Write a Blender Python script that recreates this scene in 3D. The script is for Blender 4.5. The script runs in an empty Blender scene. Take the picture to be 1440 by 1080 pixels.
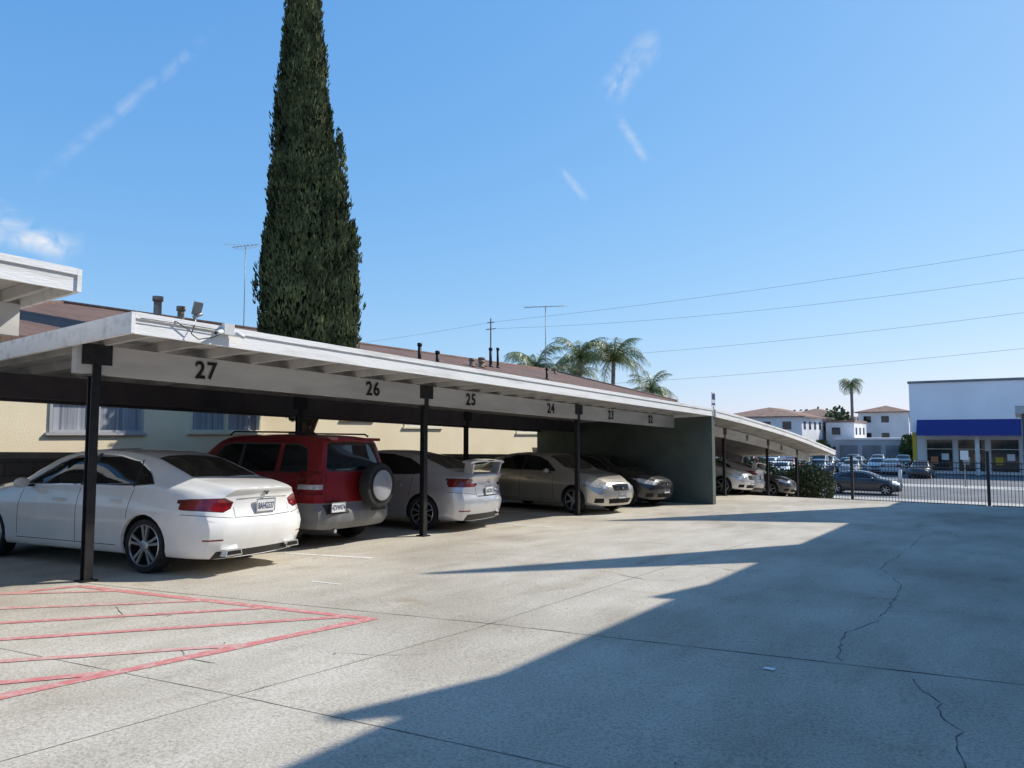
import bpy, bmesh, math, random
import numpy as np
from mathutils import Vector, Matrix, noise
random.seed(7); np.random.seed(7)
D=bpy.data; SC=bpy.context.scene; COL=SC.collection
rad=math.radians

# ------------------------------------------------------------------ materials
def new_mat(name):
    m=D.materials.new(name); m.use_nodes=True; nt=m.node_tree
    return m,nt,nt.nodes["Principled BSDF"]
def noise_mat(name,c1,c2,scale=5,rough=.8,detail=6,bump=0.0,bscale=None,metal=0,coat=0,spec=.5,stretch=None,lo=.35,hi=.65):
    m,nt,b=new_mat(name); N=nt.nodes; Lk=nt.links
    tc=N.new('ShaderNodeTexCoord'); mp=N.new('ShaderNodeMapping'); Lk.new(tc.outputs['Object'],mp.inputs[0])
    if stretch: mp.inputs['Scale'].default_value=stretch
    nz=N.new('ShaderNodeTexNoise'); nz.inputs['Scale'].default_value=scale; nz.inputs['Detail'].default_value=detail
    Lk.new(mp.outputs[0],nz.inputs['Vector'])
    r=N.new('ShaderNodeValToRGB'); r.color_ramp.elements[0].position=lo; r.color_ramp.elements[1].position=hi
    r.color_ramp.elements[0].color=(*c1,1); r.color_ramp.elements[1].color=(*c2,1)
    Lk.new(nz.outputs['Fac'],r.inputs[0]); Lk.new(r.outputs[0],b.inputs['Base Color'])
    b.inputs['Roughness'].default_value=rough; b.inputs['Metallic'].default_value=metal
    b.inputs['Coat Weight'].default_value=coat; b.inputs['Specular IOR Level'].default_value=spec
    if bump>0:
        n2=N.new('ShaderNodeTexNoise'); n2.inputs['Scale'].default_value=bscale or scale*4; n2.inputs['Detail'].default_value=5
        Lk.new(mp.outputs[0],n2.inputs['Vector'])
        bp=N.new('ShaderNodeBump'); bp.inputs['Strength'].default_value=bump; bp.inputs['Distance'].default_value=.02
        Lk.new(n2.outputs['Fac'],bp.inputs['Height']); Lk.new(bp.outputs[0],b.inputs['Normal'])
    return m
def plain(name,c,rough=.6,metal=0,coat=0,spec=.5):
    k=.9
    return noise_mat(name,tuple(x*k for x in c),c,scale=9,rough=rough,metal=metal,coat=coat,spec=spec)

def concrete():
    m,nt,b=new_mat("concrete"); N=nt.nodes; Lk=nt.links
    tc=N.new('ShaderNodeTexCoord')
    def nz(s,d=6,st=None):
        n=N.new('ShaderNodeTexNoise'); n.inputs['Scale'].default_value=s; n.inputs['Detail'].default_value=d
        if st:
            mp=N.new('ShaderNodeMapping'); mp.inputs['Scale'].default_value=st; Lk.new(tc.outputs['Object'],mp.inputs[0]); Lk.new(mp.outputs[0],n.inputs['Vector'])
        else: Lk.new(tc.outputs['Object'],n.inputs['Vector'])
        return n
    def ramp(src,p0,c0,p1,c1):
        r=N.new('ShaderNodeValToRGB'); e=r.color_ramp.elements; e[0].position=p0; e[1].position=p1; e[0].color=(*c0,1); e[1].color=(*c1,1)
        Lk.new(src,r.inputs[0]); return r.outputs[0]
    def mul(a,c,f=1):
        x=N.new('ShaderNodeMix'); x.data_type='RGBA'; x.blend_type='MULTIPLY'; x.inputs[0].default_value=f
        Lk.new(a,x.inputs[6]); Lk.new(c,x.inputs[7]); return x.outputs[2]
    base=ramp(nz(.55,8).outputs['Fac'],.30,(.565,.505,.42),.70,(.65,.595,.50))
    c=mul(base,ramp(nz(2.6,8,(1,.35,1)).outputs['Fac'],.3,(.84,.83,.81),.6,(1,1,1)))
    c=mul(c,ramp(nz(55,3).outputs['Fac'],.25,(.64,.63,.61),.60,(1.05,1.05,1.05)))
    c=mul(c,ramp(nz(160,2).outputs['Fac'],.30,(.55,.54,.53),.52,(1.0,1.0,1.0)),.7)
    v=N.new('ShaderNodeTexVoronoi'); v.inputs['Scale'].default_value=1.1; Lk.new(tc.outputs['Object'],v.inputs['Vector'])
    c=mul(c,ramp(v.outputs['Distance'],.025,(.50,.49,.47),.05,(1,1,1)),.7)
    v2=N.new('ShaderNodeTexVoronoi'); v2.inputs['Scale'].default_value=5; Lk.new(tc.outputs['Object'],v2.inputs['Vector'])
    c=mul(c,ramp(v2.outputs['Distance'],.03,(.5,.48,.45),.07,(1,1,1)),.5)
    st=nz(.28,6); c=mul(c,ramp(st.outputs['Fac'],.34,(.80,.79,.77),.52,(1,1,1)))
    st3=nz(1.3,8,(1.6,.5,1)); c=mul(c,ramp(st3.outputs['Fac'],.58,(1,1,1),.72,(.80,.78,.74)),.8)
    st2=nz(.9,7,(1,1.8,1)); c=mul(c,ramp(st2.outputs['Fac'],.64,(1,1,1),.75,(.78,.66,.5)),.6)
    Lk.new(c,b.inputs['Base Color']); b.inputs['Roughness'].default_value=.9; b.inputs['Specular IOR Level'].default_value=.2
    bp=N.new('ShaderNodeBump'); bp.inputs['Strength'].default_value=.4; bp.inputs['Distance'].default_value=.006
    Lk.new(nz(90,4).outputs['Fac'],bp.inputs['Height']); Lk.new(bp.outputs[0],b.inputs['Normal'])
    return m
def worn(name,col,under,amount=.5):
    m,nt,b=new_mat(name); N=nt.nodes; Lk=nt.links
    tc=N.new('ShaderNodeTexCoord'); n=N.new('ShaderNodeTexNoise'); n.inputs['Scale'].default_value=14; n.inputs['Detail'].default_value=9; n.inputs['Roughness'].default_value=.8
    Lk.new(tc.outputs['Object'],n.inputs['Vector'])
    r=N.new('ShaderNodeValToRGB'); r.color_ramp.elements[0].position=amount-.07; r.color_ramp.elements[1].position=amount+.1
    r.color_ramp.elements[0].color=(*under,1); r.color_ramp.elements[1].color=(*col,1)
    Lk.new(n.outputs['Fac'],r.inputs[0]); Lk.new(r.outputs[0],b.inputs['Base Color']); b.inputs['Roughness'].default_value=.85
    return m
def paint_mat():
    # object colour drives the paint; object alpha < 1 adds metallic flake
    m,nt,b=new_mat("car_paint"); N=nt.nodes; Lk=nt.links
    oi=N.new('ShaderNodeObjectInfo'); tc=N.new('ShaderNodeTexCoord'); n=N.new('ShaderNodeTexNoise'); n.inputs['Scale'].default_value=3; n.inputs['Detail'].default_value=5
    Lk.new(tc.outputs['Object'],n.inputs['Vector'])
    mx=N.new('ShaderNodeMix'); mx.data_type='RGBA'; mx.blend_type='MULTIPLY'; mx.inputs[0].default_value=1
    r=N.new('ShaderNodeValToRGB'); r.color_ramp.elements[0].color=(.90,.895,.89,1); r.color_ramp.elements[1].color=(1,1,1,1); r.color_ramp.elements[0].position=.3;r.color_ramp.elements[1].position=.6
    Lk.new(n.outputs['Fac'],r.inputs[0]); Lk.new(oi.outputs['Color'],mx.inputs[6]); Lk.new(r.outputs[0],mx.inputs[7]); Lk.new(mx.outputs[2],b.inputs['Base Color'])
    sb=N.new('ShaderNodeMath'); sb.operation='SUBTRACT'; sb.inputs[0].default_value=1; Lk.new(oi.outputs['Alpha'],sb.inputs[1]); Lk.new(sb.outputs[0],b.inputs['Metallic'])
    b.inputs['Roughness'].default_value=.36; b.inputs['Coat Weight'].default_value=.9; b.inputs['Coat Roughness'].default_value=.04
    return m
def shingle(name,c1,c2):
    m,nt,b=new_mat(name); N=nt.nodes; Lk=nt.links
    tc=N.new('ShaderNodeTexCoord'); mp=N.new('ShaderNodeMapping'); mp.inputs['Rotation'].default_value=(0,0,rad(90)); Lk.new(tc.outputs['Object'],mp.inputs[0])
    br=N.new('ShaderNodeTexBrick'); br.inputs['Scale'].default_value=3.2; br.inputs['Color1'].default_value=(*c1,1); br.inputs['Color2'].default_value=(*c2,1)
    br.inputs['Mortar'].default_value=(*[x*.45 for x in c1],1); br.inputs['Mortar Size'].default_value=.02
    Lk.new(mp.outputs[0],br.inputs['Vector'])
    n=N.new('ShaderNodeTexNoise'); n.inputs['Scale'].default_value=1.3; n.inputs['Detail'].default_value=6; Lk.new(tc.outputs['Object'],n.inputs['Vector'])
    r=N.new('ShaderNodeValToRGB'); r.color_ramp.elements[0].color=(.7,.7,.7,1); r.color_ramp.elements[0].position=.3; r.color_ramp.elements[1].position=.7; Lk.new(n.outputs['Fac'],r.inputs[0])
    mx=N.new('ShaderNodeMix'); mx.data_type='RGBA'; mx.blend_type='MULTIPLY'; mx.inputs[0].default_value=1
    Lk.new(br.outputs['Color'],mx.inputs[6]); Lk.new(r.outputs[0],mx.inputs[7]); Lk.new(mx.outputs[2],b.inputs['Base Color']); b.inputs['Roughness'].default_value=.95
    return m
def block_mat():
    m,nt,b=new_mat("concrete_block"); N=nt.nodes; Lk=nt.links
    tc=N.new('ShaderNodeTexCoord')
    sep=N.new('ShaderNodeSeparateXYZ'); cb=N.new('ShaderNodeCombineXYZ'); Lk.new(tc.outputs['Object'],sep.inputs[0]); Lk.new(sep.outputs[1],cb.inputs[0]); Lk.new(sep.outputs[2],cb.inputs[1])
    br=N.new('ShaderNodeTexBrick'); br.inputs['Scale'].default_value=1; br.inputs['Brick Width'].default_value=.4; br.inputs['Row Height'].default_value=.2; br.inputs['Mortar Size'].default_value=.008
    br.inputs['Color1'].default_value=(.26,.23,.20,1); br.inputs['Color2'].default_value=(.20,.18,.165,1); br.inputs['Mortar'].default_value=(.12,.11,.10,1)
    Lk.new(cb.outputs[0],br.inputs['Vector']); Lk.new(br.outputs['Color'],b.inputs['Base Color']); b.inputs['Roughness'].default_value=.95
    return m

M={}
M['concrete']=concrete()
M['asphalt']=noise_mat("asphalt",(.12,.12,.125),(.18,.18,.185),scale=.6,rough=.9)
M['sidewalk']=noise_mat("sidewalk_concrete",(.40,.37,.33),(.52,.49,.44),scale=1.5,rough=.9)
M['earth']=noise_mat("earth",(.10,.075,.05),(.17,.13,.09),scale=2,rough=1)
M['joint']=noise_mat("joint_dirt",(.06,.050,.040),(.30,.265,.21),scale=3,rough=1,detail=9,lo=.38,hi=.60)
M['crack']=noise_mat("crack_dirt",(.05,.045,.04),(.22,.20,.17),scale=8,rough=1)
M['red']=worn("faded_red_paint",(.58,.19,.175),(.60,.43,.37),.43)
M['redfaint']=worn("worn_red_paint",(.58,.23,.21),(.60,.46,.39),.47)
M['whiteline']=worn("worn_white_paint",(.80,.79,.76),(.56,.52,.46),.45)
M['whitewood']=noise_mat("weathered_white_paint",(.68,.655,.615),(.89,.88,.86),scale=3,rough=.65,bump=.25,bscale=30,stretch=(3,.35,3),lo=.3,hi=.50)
M['beam']=noise_mat("beam_paint",(.50,.49,.48),(.64,.63,.61),scale=2.2,rough=.7,stretch=(2,.4,2))
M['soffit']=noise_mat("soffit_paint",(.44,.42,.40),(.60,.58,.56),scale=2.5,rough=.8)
M['shadebeam']=noise_mat("shaded_back_beam",(.085,.072,.078),(.12,.105,.11),scale=2,rough=.8)  # back beams sit in shade; that shade is put into this dark colour
M['rolled']=noise_mat("rolled_roofing",(.50,.49,.48),(.66,.65,.63),scale=1.5,rough=.9)
M['steel']=noise_mat("black_painted_steel",(.010,.010,.011),(.024,.024,.026),scale=12,rough=.42)
M['green']=noise_mat("green_stucco",(.085,.108,.09),(.125,.15,.13),scale=1.2,rough=.95,bump=.5,bscale=40)
M['cream']=noise_mat("cream_stucco",(.85,.71,.48),(.92,.79,.56),scale=.9,rough=.95,bump=.35,bscale=50)
M['whitestucco']=noise_mat("white_stucco",(.66,.64,.64),(.78,.76,.76),scale=.4,rough=.9)
M['storewhite']=noise_mat("store_white_paint",(.84,.82,.84),(.92,.90,.92),scale=.3,rough=.8)
M['bluegrey']=noise_mat("blue_grey_wall",(.34,.37,.40),(.42,.45,.48),scale=.4,rough=.9)
M['greywall']=noise_mat("grey_wall",(.16,.17,.19),(.22,.23,.25),scale=.8,rough=.9)
M['shingle']=shingle("brown_shingles",(.17,.095,.07),(.23,.135,.10))
M['brownroof']=noise_mat("brown_roof",(.20,.115,.085),(.29,.18,.13),scale=1.5,rough=.95)
M['block']=block_mat()
M['caplight']=noise_mat("wall_cap",(.36,.33,.28),(.46,.43,.38),scale=4,rough=.9)
M['frame']=plain("window_frame",(.82,.74,.56),.6)
M['framew']=plain("window_frame_white",(.45,.45,.46),.5)
M['curtain']=noise_mat("window_blinds",(.16,.17,.20),(.42,.43,.46),scale=3,rough=.4,stretch=(1,9,.1),spec=.8)
M['darkglass']=noise_mat("dark_window_glass",(.015,.018,.022),(.04,.045,.05),scale=2,rough=.06)
M['galv']=noise_mat("galvanised_metal",(.22,.21,.20),(.36,.35,.33),scale=8,rough=.5,metal=.6)
M['rust']=noise_mat("rusty_vent",(.20,.12,.08),(.36,.27,.2),scale=10,rough=.85)
M['whiteplastic']=plain("white_plastic",(.75,.75,.74),.4)
M['blue']=plain("blue_awning_canvas",(.02,.03,.19),.7)
M['yellow']=plain("yellow_paint",(.55,.38,.03),.6)
M['orange']=plain("orange_paint",(.6,.2,.08),.6)
M['black']=plain("black_paint",(.008,.008,.01),.6)
M['foliage']=noise_mat("cypress_foliage",(.026,.034,.014),(.125,.135,.055),scale=1.9,rough=.8,detail=10,spec=.15,lo=.33,hi=.68)
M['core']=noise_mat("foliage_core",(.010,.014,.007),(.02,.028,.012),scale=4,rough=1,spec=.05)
M['palm']=noise_mat("palm_leaf",(.11,.15,.04),(.27,.30,.10),scale=3,rough=.45,spec=.5)
M['hedge']=noise_mat("hedge_leaf",(.03,.055,.018),(.10,.13,.04),scale=5,rough=.7,spec=.3)
M['weed']=noise_mat("weed_leaf",(.10,.11,.04),(.20,.19,.08),scale=20,rough=.8)
M['bark']=noise_mat("bark",(.12,.06,.04),(.26,.15,.10),scale=8,rough=1,stretch=(4,4,.6),bump=.8)
M['palmbark']=noise_mat("palm_bark",(.14,.12,.10),(.26,.23,.19),scale=5,rough=1,stretch=(1,1,4))
M['wood']=noise_mat("pole_wood",(.10,.075,.06),(.18,.14,.11),scale=4,rough=.95)

# ------------------------------------------------------------------ mesh builder
class MB:
    def __init__(s,mats): s.bm=bmesh.new(); s.mats=mats; s.idx={n:i for i,n in enumerate(mats)}
    def face(s,pts,mat,smooth=False):
        vs=[s.bm.verts.new(p) for p in pts]; f=s.bm.faces.new(vs); f.material_index=s.idx[mat]; f.smooth=smooth; return f
    def box(s,lo,hi,mat,rot=None,origin=None):
        x0,y0,z0=lo; x1,y1,z1=hi
        P=[Vector(p) for p in [(x0,y0,z0),(x1,y0,z0),(x1,y1,z0),(x0,y1,z0),(x0,y0,z1),(x1,y0,z1),(x1,y1,z1),(x0,y1,z1)]]
        if rot is not None:
            o=Vector(origin) if origin is not None else (Vector(lo)+Vector(hi))/2
            P=[rot@(p-o)+o for p in P]
        return s.hexa(P,mat)
    def hexa(s,P,mat):
        v=[s.bm.verts.new(p) for p in P]
        for q in [(0,3,2,1),(4,5,6,7),(0,1,5,4),(1,2,6,5),(2,3,7,6),(3,0,4,7)]:
            f=s.bm.faces.new([v[i] for i in q]); f.material_index=s.idx[mat]
        return v
    def cyl(s,a,b,r,mat,n=10,r2=None,caps=True,smooth=True):
        a=Vector(a); b=Vector(b); d=(b-a).normalized(); r2=r if r2 is None else r2
        u=d.orthogonal().normalized(); w=d.cross(u)
        A=[s.bm.verts.new(a+(u*math.cos(t)+w*math.sin(t))*r) for t in [2*math.pi*i/n for i in range(n)]]
        B=[s.bm.verts.new(b+(u*math.cos(t)+w*math.sin(t))*r2) for t in [2*math.pi*i/n for i in range(n)]]
        for i in range(n):
            f=s.bm.faces.new([A[i],A[(i+1)%n],B[(i+1)%n],B[i]]); f.material_index=s.idx[mat]; f.smooth=smooth
        if caps:
            f=s.bm.faces.new(A[::-1]); f.material_index=s.idx[mat]; f=s.bm.faces.new(B); f.material_index=s.idx[mat]
    def lathe(s,c,axis,prof,mat,n=32,mats=None):
        c=Vector(c); d=Vector(axis).normalized(); u=d.orthogonal().normalized(); w=d.cross(u); rings=[]
        for r,h in prof:
            rings.append([s.bm.verts.new(c+d*h+(u*math.cos(2*math.pi*i/n)+w*math.sin(2*math.pi*i/n))*r) for i in range(n)])
        for k in range(len(rings)-1):
            for i in range(n):
                f=s.bm.faces.new([rings[k][i],rings[k][(i+1)%n],rings[k+1][(i+1)%n],rings[k+1][i]]); f.smooth=True
                f.material_index=s.idx[mats[k] if mats else mat]
    def tube(s,pts,r,mat,n=6):
        for i in range(len(pts)-1): s.cyl(pts[i],pts[i+1],r,mat,n,caps=True)
    def obj(s,name,parent=None,loc=(0,0,0),rotz=0,scale=1,sharp=None,recalc=True):
        if recalc: bmesh.ops.recalc_face_normals(s.bm,faces=s.bm.faces[:])
        me=D.meshes.new(name); s.bm.to_mesh(me); s.bm.free()
        for m in s.mats: me.materials.append(M[m])
        if sharp: me.set_sharp_from_angle(angle=rad(sharp))
        o=D.objects.new(name,me); COL.objects.link(o); o.location=loc; o.rotation_euler=(0,0,rotz); o.scale=(scale,)*3
        if parent: o.parent=parent
        return o
def empty(name,loc=(0,0,0)):
    o=D.objects.new(name,None); COL.objects.link(o); o.location=loc; o.empty_display_size=.3; return o
def text(name,body,size,loc,rot,mat,parent,ext=.004,bold=.0,xs=1,font_space=1):
    cu=D.curves.new(name,'FONT'); cu.body=body; cu.size=size; cu.extrude=ext; cu.align_x='CENTER'; cu.align_y='CENTER'; cu.offset=bold; cu.space_character=font_space
    cu.materials.append(M[mat]); o=D.objects.new(name,cu); COL.objects.link(o); o.location=loc; o.rotation_euler=rot; o.scale=(xs,1,1)
    if parent: o.parent=parent
    return o

# ------------------------------------------------------------------ ground
def gz(y):
    if y<24: return -.0235*y
    if y<27: 
        t=(y-24)/3; return -.0235*24-.0235*3*t-(.09-.0235)*1.5*t*t
    z27=-.0235*27-(.0665)*1.5
    if y<42: return z27-.09*(y-27)
    z42=z27-.09*15
    if y<45:
        t=(y-42)/3; return z42-.09*3*(t-t*t/2)
    return z42-.135
ZS=gz(60)
mb=MB(['concrete','sidewalk','asphalt','earth'])
ys=[-80,-20,-5,0,5,10,15,20,24]+[24+.5*i for i in range(1,7)]+[30,33,36,39,42,42.75,43.5,44.25,45,48,60,63,140,600,3000]
xs=[-2000,-300,-60,-24,-12.9,0,12,60,300,2000]
V=[[mb.bm.verts.new((x,y,gz(y))) for x in xs] for y in ys]
for j in range(len(ys)-1):
    for i in range(len(xs)-1):
        ym=(ys[j]+ys[j+1])/2; xm=(xs[i]+xs[i+1])/2
        mt='concrete'
        if ym<45 and xm<-12.9: mt='earth'
        if 45<ym<48 or 60<ym<63: mt='sidewalk'
        if 48<ym<60 or 63<ym<140: mt='asphalt'
        if ym>140: mt='earth'
        f=mb.bm.faces.new([V[j][i],V[j][i+1],V[j+1][i+1],V[j+1][i]]); f.material_index=mb.idx[mt]; f.smooth=False
ground=mb.obj("ground")

def strip(mb,pts,w,mat,lift=.004,jit=0,taper=False):
    """thin painted strip / crack lying on the sloping slab"""
    P=[]
    for i in range(len(pts)-1):
        a=Vector(pts[i]); b=Vector(pts[i+1]); n=max(1,int((b-a).length/.07)) if jit else max(1,int((b-a).length/.25))
        for k in range(n): P.append(a.lerp(b,k/n))
    P.append(Vector(pts[-1]))
    if jit:
        Q=[P[0]]
        for i in range(1,len(P)-1):
            nv=noise.noise(Vector((P[i].x*2.3,P[i].y*2.3,3)))*.06
            Q.append(P[i]+Vector((random.uniform(-jit,jit)+nv,random.uniform(-jit,jit)*.5)))
        Q.append(P[-1]); P=Q
    Lf=[];R=[]
    for i,p in enumerate(P):
        a=P[max(0,i-1)]; b=P[min(len(P)-1,i+1)]; d=(b-a).normalized(); n=Vector((-d.y,d.x))
        ww=w*(random.uniform(.2,1.5) if jit else random.uniform(.85,1.12))
        for lst,sg in ((Lf,.5),(R,-.5)):
            q=p+n*ww*sg; lst.append(mb.bm.verts.new((q.x,q.y,gz(q.y)+lift)))
    for i in range(len(P)-1):
        f=mb.bm.faces.new([Lf[i],R[i],R[i+1],Lf[i+1]]); f.material_index=mb.idx[mat]
mb=MB(['joint','crack'])
for pts,w in [([(-8.0,3.88),(-6.83,4.15),(-3.56,5.01)],.011),([(-3.56,5.01),(-.03,5.71),(1,5.92)],.017),([(-8,1.98),(-5.88,2.33),(-3.75,2.69),(-1.72,2.98),(1,3.4)],.007),
              ([(-3.9,0),(-3.75,2.69),(-3.62,4.76),(-3.64,8.03),(-3.6,12)],.008)]:
    strip(mb,pts,w,'joint',.0015)
for pts,w in [([(-1.45,15.22),(-1.47,10.33),(-1.09,9.10),(-1.06,7.20),(-1.19,6.19),(-1.06,5.58)],.008),([(-.61,5.42),(-.43,4.84),(-.29,4.55),(-.33,4.35),(-.25,4.05),(-.3,3.5)],.008),
            ([(-3.51,9.03),(-3.1,9.1),(-2.80,8.91)],.012),([(-3.87,7.85),(-3.5,7.73),(-3.2,7.9)],.01),([(-3.99,3.65),(-3.7,3.75),(-3.44,4.0)],.006),([(-2.0,17),(-1.2,16.2),(-.9,15.1)],.013),([(-4.4,3.0),(-4.7,2.95),(-4.9,3.1)],.006),([(-3.6,8.9),(-5.2,8.6),(-6.6,8.1)],.006),([(-3.6,12.9),(-2.4,13.3),(-1.5,13.2)],.009),([(-6.6,3.5),(-6.2,3.35),(-5.9,3.6)],.006),([(-3.0,9.0),(-2.2,9.4),(-1.6,9.3)],.006),([(-1.06,7.6),(-.5,7.9),(.2,7.8)],.006)]:
    strip(mb,pts,w,'crack',.0022,jit=.018)
mb.obj("ground_joints_and_cracks")
mb=MB(['red','redfaint','whiteline'])
strip(mb,[(-7.78,3.78),(-4.50,4.52)],.095,'red',.003)
strip(mb,[(-4.50,4.56),(-4.77,1.9),(-4.9,.7)],.11,'red',.0037)
strip(mb,[(-7.82,3.80),(-8.15,2.2)],.09,'red',.0037)
for k,(a,b) in enumerate([((-8.1,3.0),(-7.3,3.86)),((-7.55,2.55),(-6.25,4.08)),((-6.9,2.35),(-5.55,4.24)),((-6.3,2.2),(-4.75,4.42)),((-5.75,1.9),(-4.62,3.4)),((-5.3,1.6),(-4.72,2.5))]):
    strip(mb,[a,b],.080,'redfaint' if k in (0,1,4) else 'red',.0044)
strip(mb,[(-8.16,6.56),(-6.94,6.98)],.09,'whiteline',.003)
strip(mb,[(-6.25,5.38),(-5.87,5.45)],.04,'whiteline',.003)
for y in (11.9,14.6,17.3): strip(mb,[(-12.4,y-.9),(-7.2,y)],.09,'whiteline',.003)
mb.obj("parking_markings")

# ------------------------------------------------------------------ carports
def carport(name,fz,Y0,Y1,XF=-6.9,XB=-12.7,posts=(),backposts=(),numbers=(),capY=(),step=.61,seg=1):
    root=empty(name)
    def fzx(x,y): return fz(y)-(XF-x)*.035        # roof falls gently to the back
    n=max(1,int((Y1-Y0)/seg)); ysn=[Y0+(Y1-Y0)*i/n for i in range(n+1)]
    mb=MB(['rolled','whitewood','soffit'])
    for i in range(n):
        a,b=ysn[i],ysn[i+1]
        P=[]
        for dz in (-.055,-.012):
            for (x,y) in ((XF-.02,a),(XF-.02,b),(XB,b),(XB,a)): P.append(Vector((x,y,fzx(x,y)+dz)))
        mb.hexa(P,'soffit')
        P=[]
        for dz in (-.010,.004):
            for (x,y) in ((XF-.022,a),(XF-.022,b),(XB-.02,b),(XB-.02,a)): P.append(Vector((x,y,fzx(x,y)+dz)))
        mb.hexa(P,'rolled')
        P=[]
        for z in (-.20,-.001):
            for (x,y) in ((XF,a),(XF,b),(XF-.038,b),(XF-.038,a)): P.append(Vector((x,y,fz(y)+z)))
        mb.hexa(P,'whitewood')
        P=[]
        for z in (-.052,.008):
            for (x,y) in ((XF+.016,a),(XF+.016,b),(XF+.001,b),(XF+.001,a)): P.append(Vector((x,y,fz(y)+z)))
        mb.hexa(P,'whitewood')
    for yy,o1 in ((Y0,-.04),(Y1,.001)):
        P=[]
        for z in (-.20,.003):
            for (x,y) in ((XF+.017,yy+o1),(XF+.017,yy+o1+.038),(XB,yy+o1+.038),(XB,yy+o1)): P.append(Vector((x,y,fzx(x,y)+z)))
        mb.hexa(P,'whitewood')
    mb.obj("roof",root)
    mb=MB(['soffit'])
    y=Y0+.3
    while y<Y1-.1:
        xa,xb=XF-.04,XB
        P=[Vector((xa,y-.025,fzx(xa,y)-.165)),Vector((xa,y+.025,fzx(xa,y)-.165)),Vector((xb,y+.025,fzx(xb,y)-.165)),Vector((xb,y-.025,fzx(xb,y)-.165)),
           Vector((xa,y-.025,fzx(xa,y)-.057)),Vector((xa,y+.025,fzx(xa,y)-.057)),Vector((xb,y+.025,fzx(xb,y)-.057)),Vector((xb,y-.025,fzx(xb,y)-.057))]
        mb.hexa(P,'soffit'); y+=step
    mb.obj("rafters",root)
    mb=MB(['beam','shadebeam'])
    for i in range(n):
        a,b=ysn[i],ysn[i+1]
        for X,h,mt in ((-8.05,.31,'beam'),(-11.15,.32,'shadebeam'),(-12.5,.26,'shadebeam')):
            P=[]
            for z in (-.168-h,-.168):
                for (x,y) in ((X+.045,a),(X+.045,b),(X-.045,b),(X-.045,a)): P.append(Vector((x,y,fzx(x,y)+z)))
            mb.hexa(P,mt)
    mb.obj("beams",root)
    mb=MB(['steel'])
    for X,lst in ((-8.05,posts),(-11.15,backposts)):
        for y in lst:
            zt=fzx(X,y)-.168; zb=gz(y); w=.044
            zb0=zt-.33
            mb.box((X-w,y-w,zb),(X-w+.012,y+w,zb0),'steel'); mb.box((X+w-.012,y-w,zb),(X+w,y+w,zb0),'steel'); mb.box((X-w+.013,y-.016,zb),(X+w-.013,y+.016,zb0),'steel')
            mb.box((X-.085,y-.08,zb),(X+.085,y+.08,zb+.018),'steel')
            mb.box((X+.047,y-.155,zt-.21),(X+.062,y+.155,zt+.01),'steel'); mb.box((X+.047,y-w,zb0-.06),(X+.060,y+w,zt-.211),'steel')
            mb.box((X-.062,y-.155,zt-.20),(X-.047,y+.155,zt),'steel')
            mb.box((X-.062,y-.1,zb0-.012),(X+.046,y+.1,zb0-.001),'steel')
    mb.obj("posts",root)
    for nmb,y,sz in numbers:
        z=fzx(-8.05,y)-.168-.155
        text("bay_number",nmb,.285,(-7.995,y,z),(rad(90),0,rad(90)),'black',root,ext=.002,bold=.006,xs=.95,font_space=1.12)
    return root
F1=lambda y:2.585-.0272*(y-3.74)
cp=carport("carport",F1,3.74,19.85,posts=(3.95,9.23,14.34),backposts=(3.95,9.23,14.34),numbers=[("27",5.22,1),("26",8.0,1),("25",10.42,1),("24",13.15,1),("23",15.9,1),("22",18.2,1)])
F0=lambda y:2.90-.0272*(y-3.22)
carport("carport",F0,-7,3.20,posts=(-2.2,),backposts=(-2.2,))
def F2(y):
    pts=[(19.9,2.14),(22.5,1.98),(25.5,1.76),(28,1.56),(30.5,1.33),(33,1.07),(36.2,.72)]
    for (a,za),(b,zb) in zip(pts,pts[1:]):
        if y<=b: return za+(zb-za)*(y-a)/(b-a)
    return .72
carport("carport",F2,20.12,36.2,posts=(24.2,29.3,33.8),backposts=(24.2,29.3,33.8),numbers=[("20",21.9,1),("19",26.6,1),("18",31.2,1)],seg=1.2)
mb=MB(['green','caplight'])
P=[(-6.93,19.87,gz(19.9)-.1),(-6.93,20.10,gz(20.1)-.1),(-12.6,20.10,gz(20.1)-.1),(-12.6,19.87,gz(19.9)-.1),(-6.93,19.87,2.16),(-6.93,20.10,2.16),(-12.6,20.10,2.0),(-12.6,19.87,2.0)]
mb.hexa([Vector(p) for p in P],'green')
mb.obj("carport_end_wall")
r=empty("parking_sign"); mb=MB(['whiteplastic','blue','galv'])
mb.box((-6.92,19.955,2.14),(-6.90,19.985,2.60),'galv'); mb.box((-6.898,19.78,2.20),(-6.888,20.08,2.60),'whiteplastic'); mb.box((-6.886,19.81,2.40),(-6.884,20.05,2.56),'blue'); mb.box((-6.886,19.81,2.25),(-6.884,20.05,2.30),'blue')
mb.obj("panel",r)
mb=MB(['block','caplight'])
for a,b in [(-7,3),(3,9),(9,15),(15,19.8),(20.2,27),(27,36)]:
    za,zb=1.28-.0235*a,1.28-.0235*b
    if a>=19: za=gz(a)+1.5; zb=gz(b)+1.5
    P=[Vector(p) for p in [(-12.78,a,gz(a)-.2),(-12.78,b,gz(b)-.2),(-12.98,b,gz(b)-.2),(-12.98,a,gz(a)-.2),(-12.78,a,za-.1),(-12.78,b,zb-.1),(-12.98,b,zb-.1),(-12.98,a,za-.1)]]
    mb.hexa(P,'block')
    P=[Vector(p) for p in [(-12.76,a,za-.098),(-12.76,b,zb-.098),(-13,b,zb-.098),(-13,a,za-.098),(-12.76,a,za),(-12.76,b,zb),(-13,b,zb),(-13,a,za)]]
    mb.hexa(P,'caplight')
mb.obj("block_wall")
r=empty("security_floodlight"); mb=MB(['galv','whiteplastic','black'])
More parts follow.
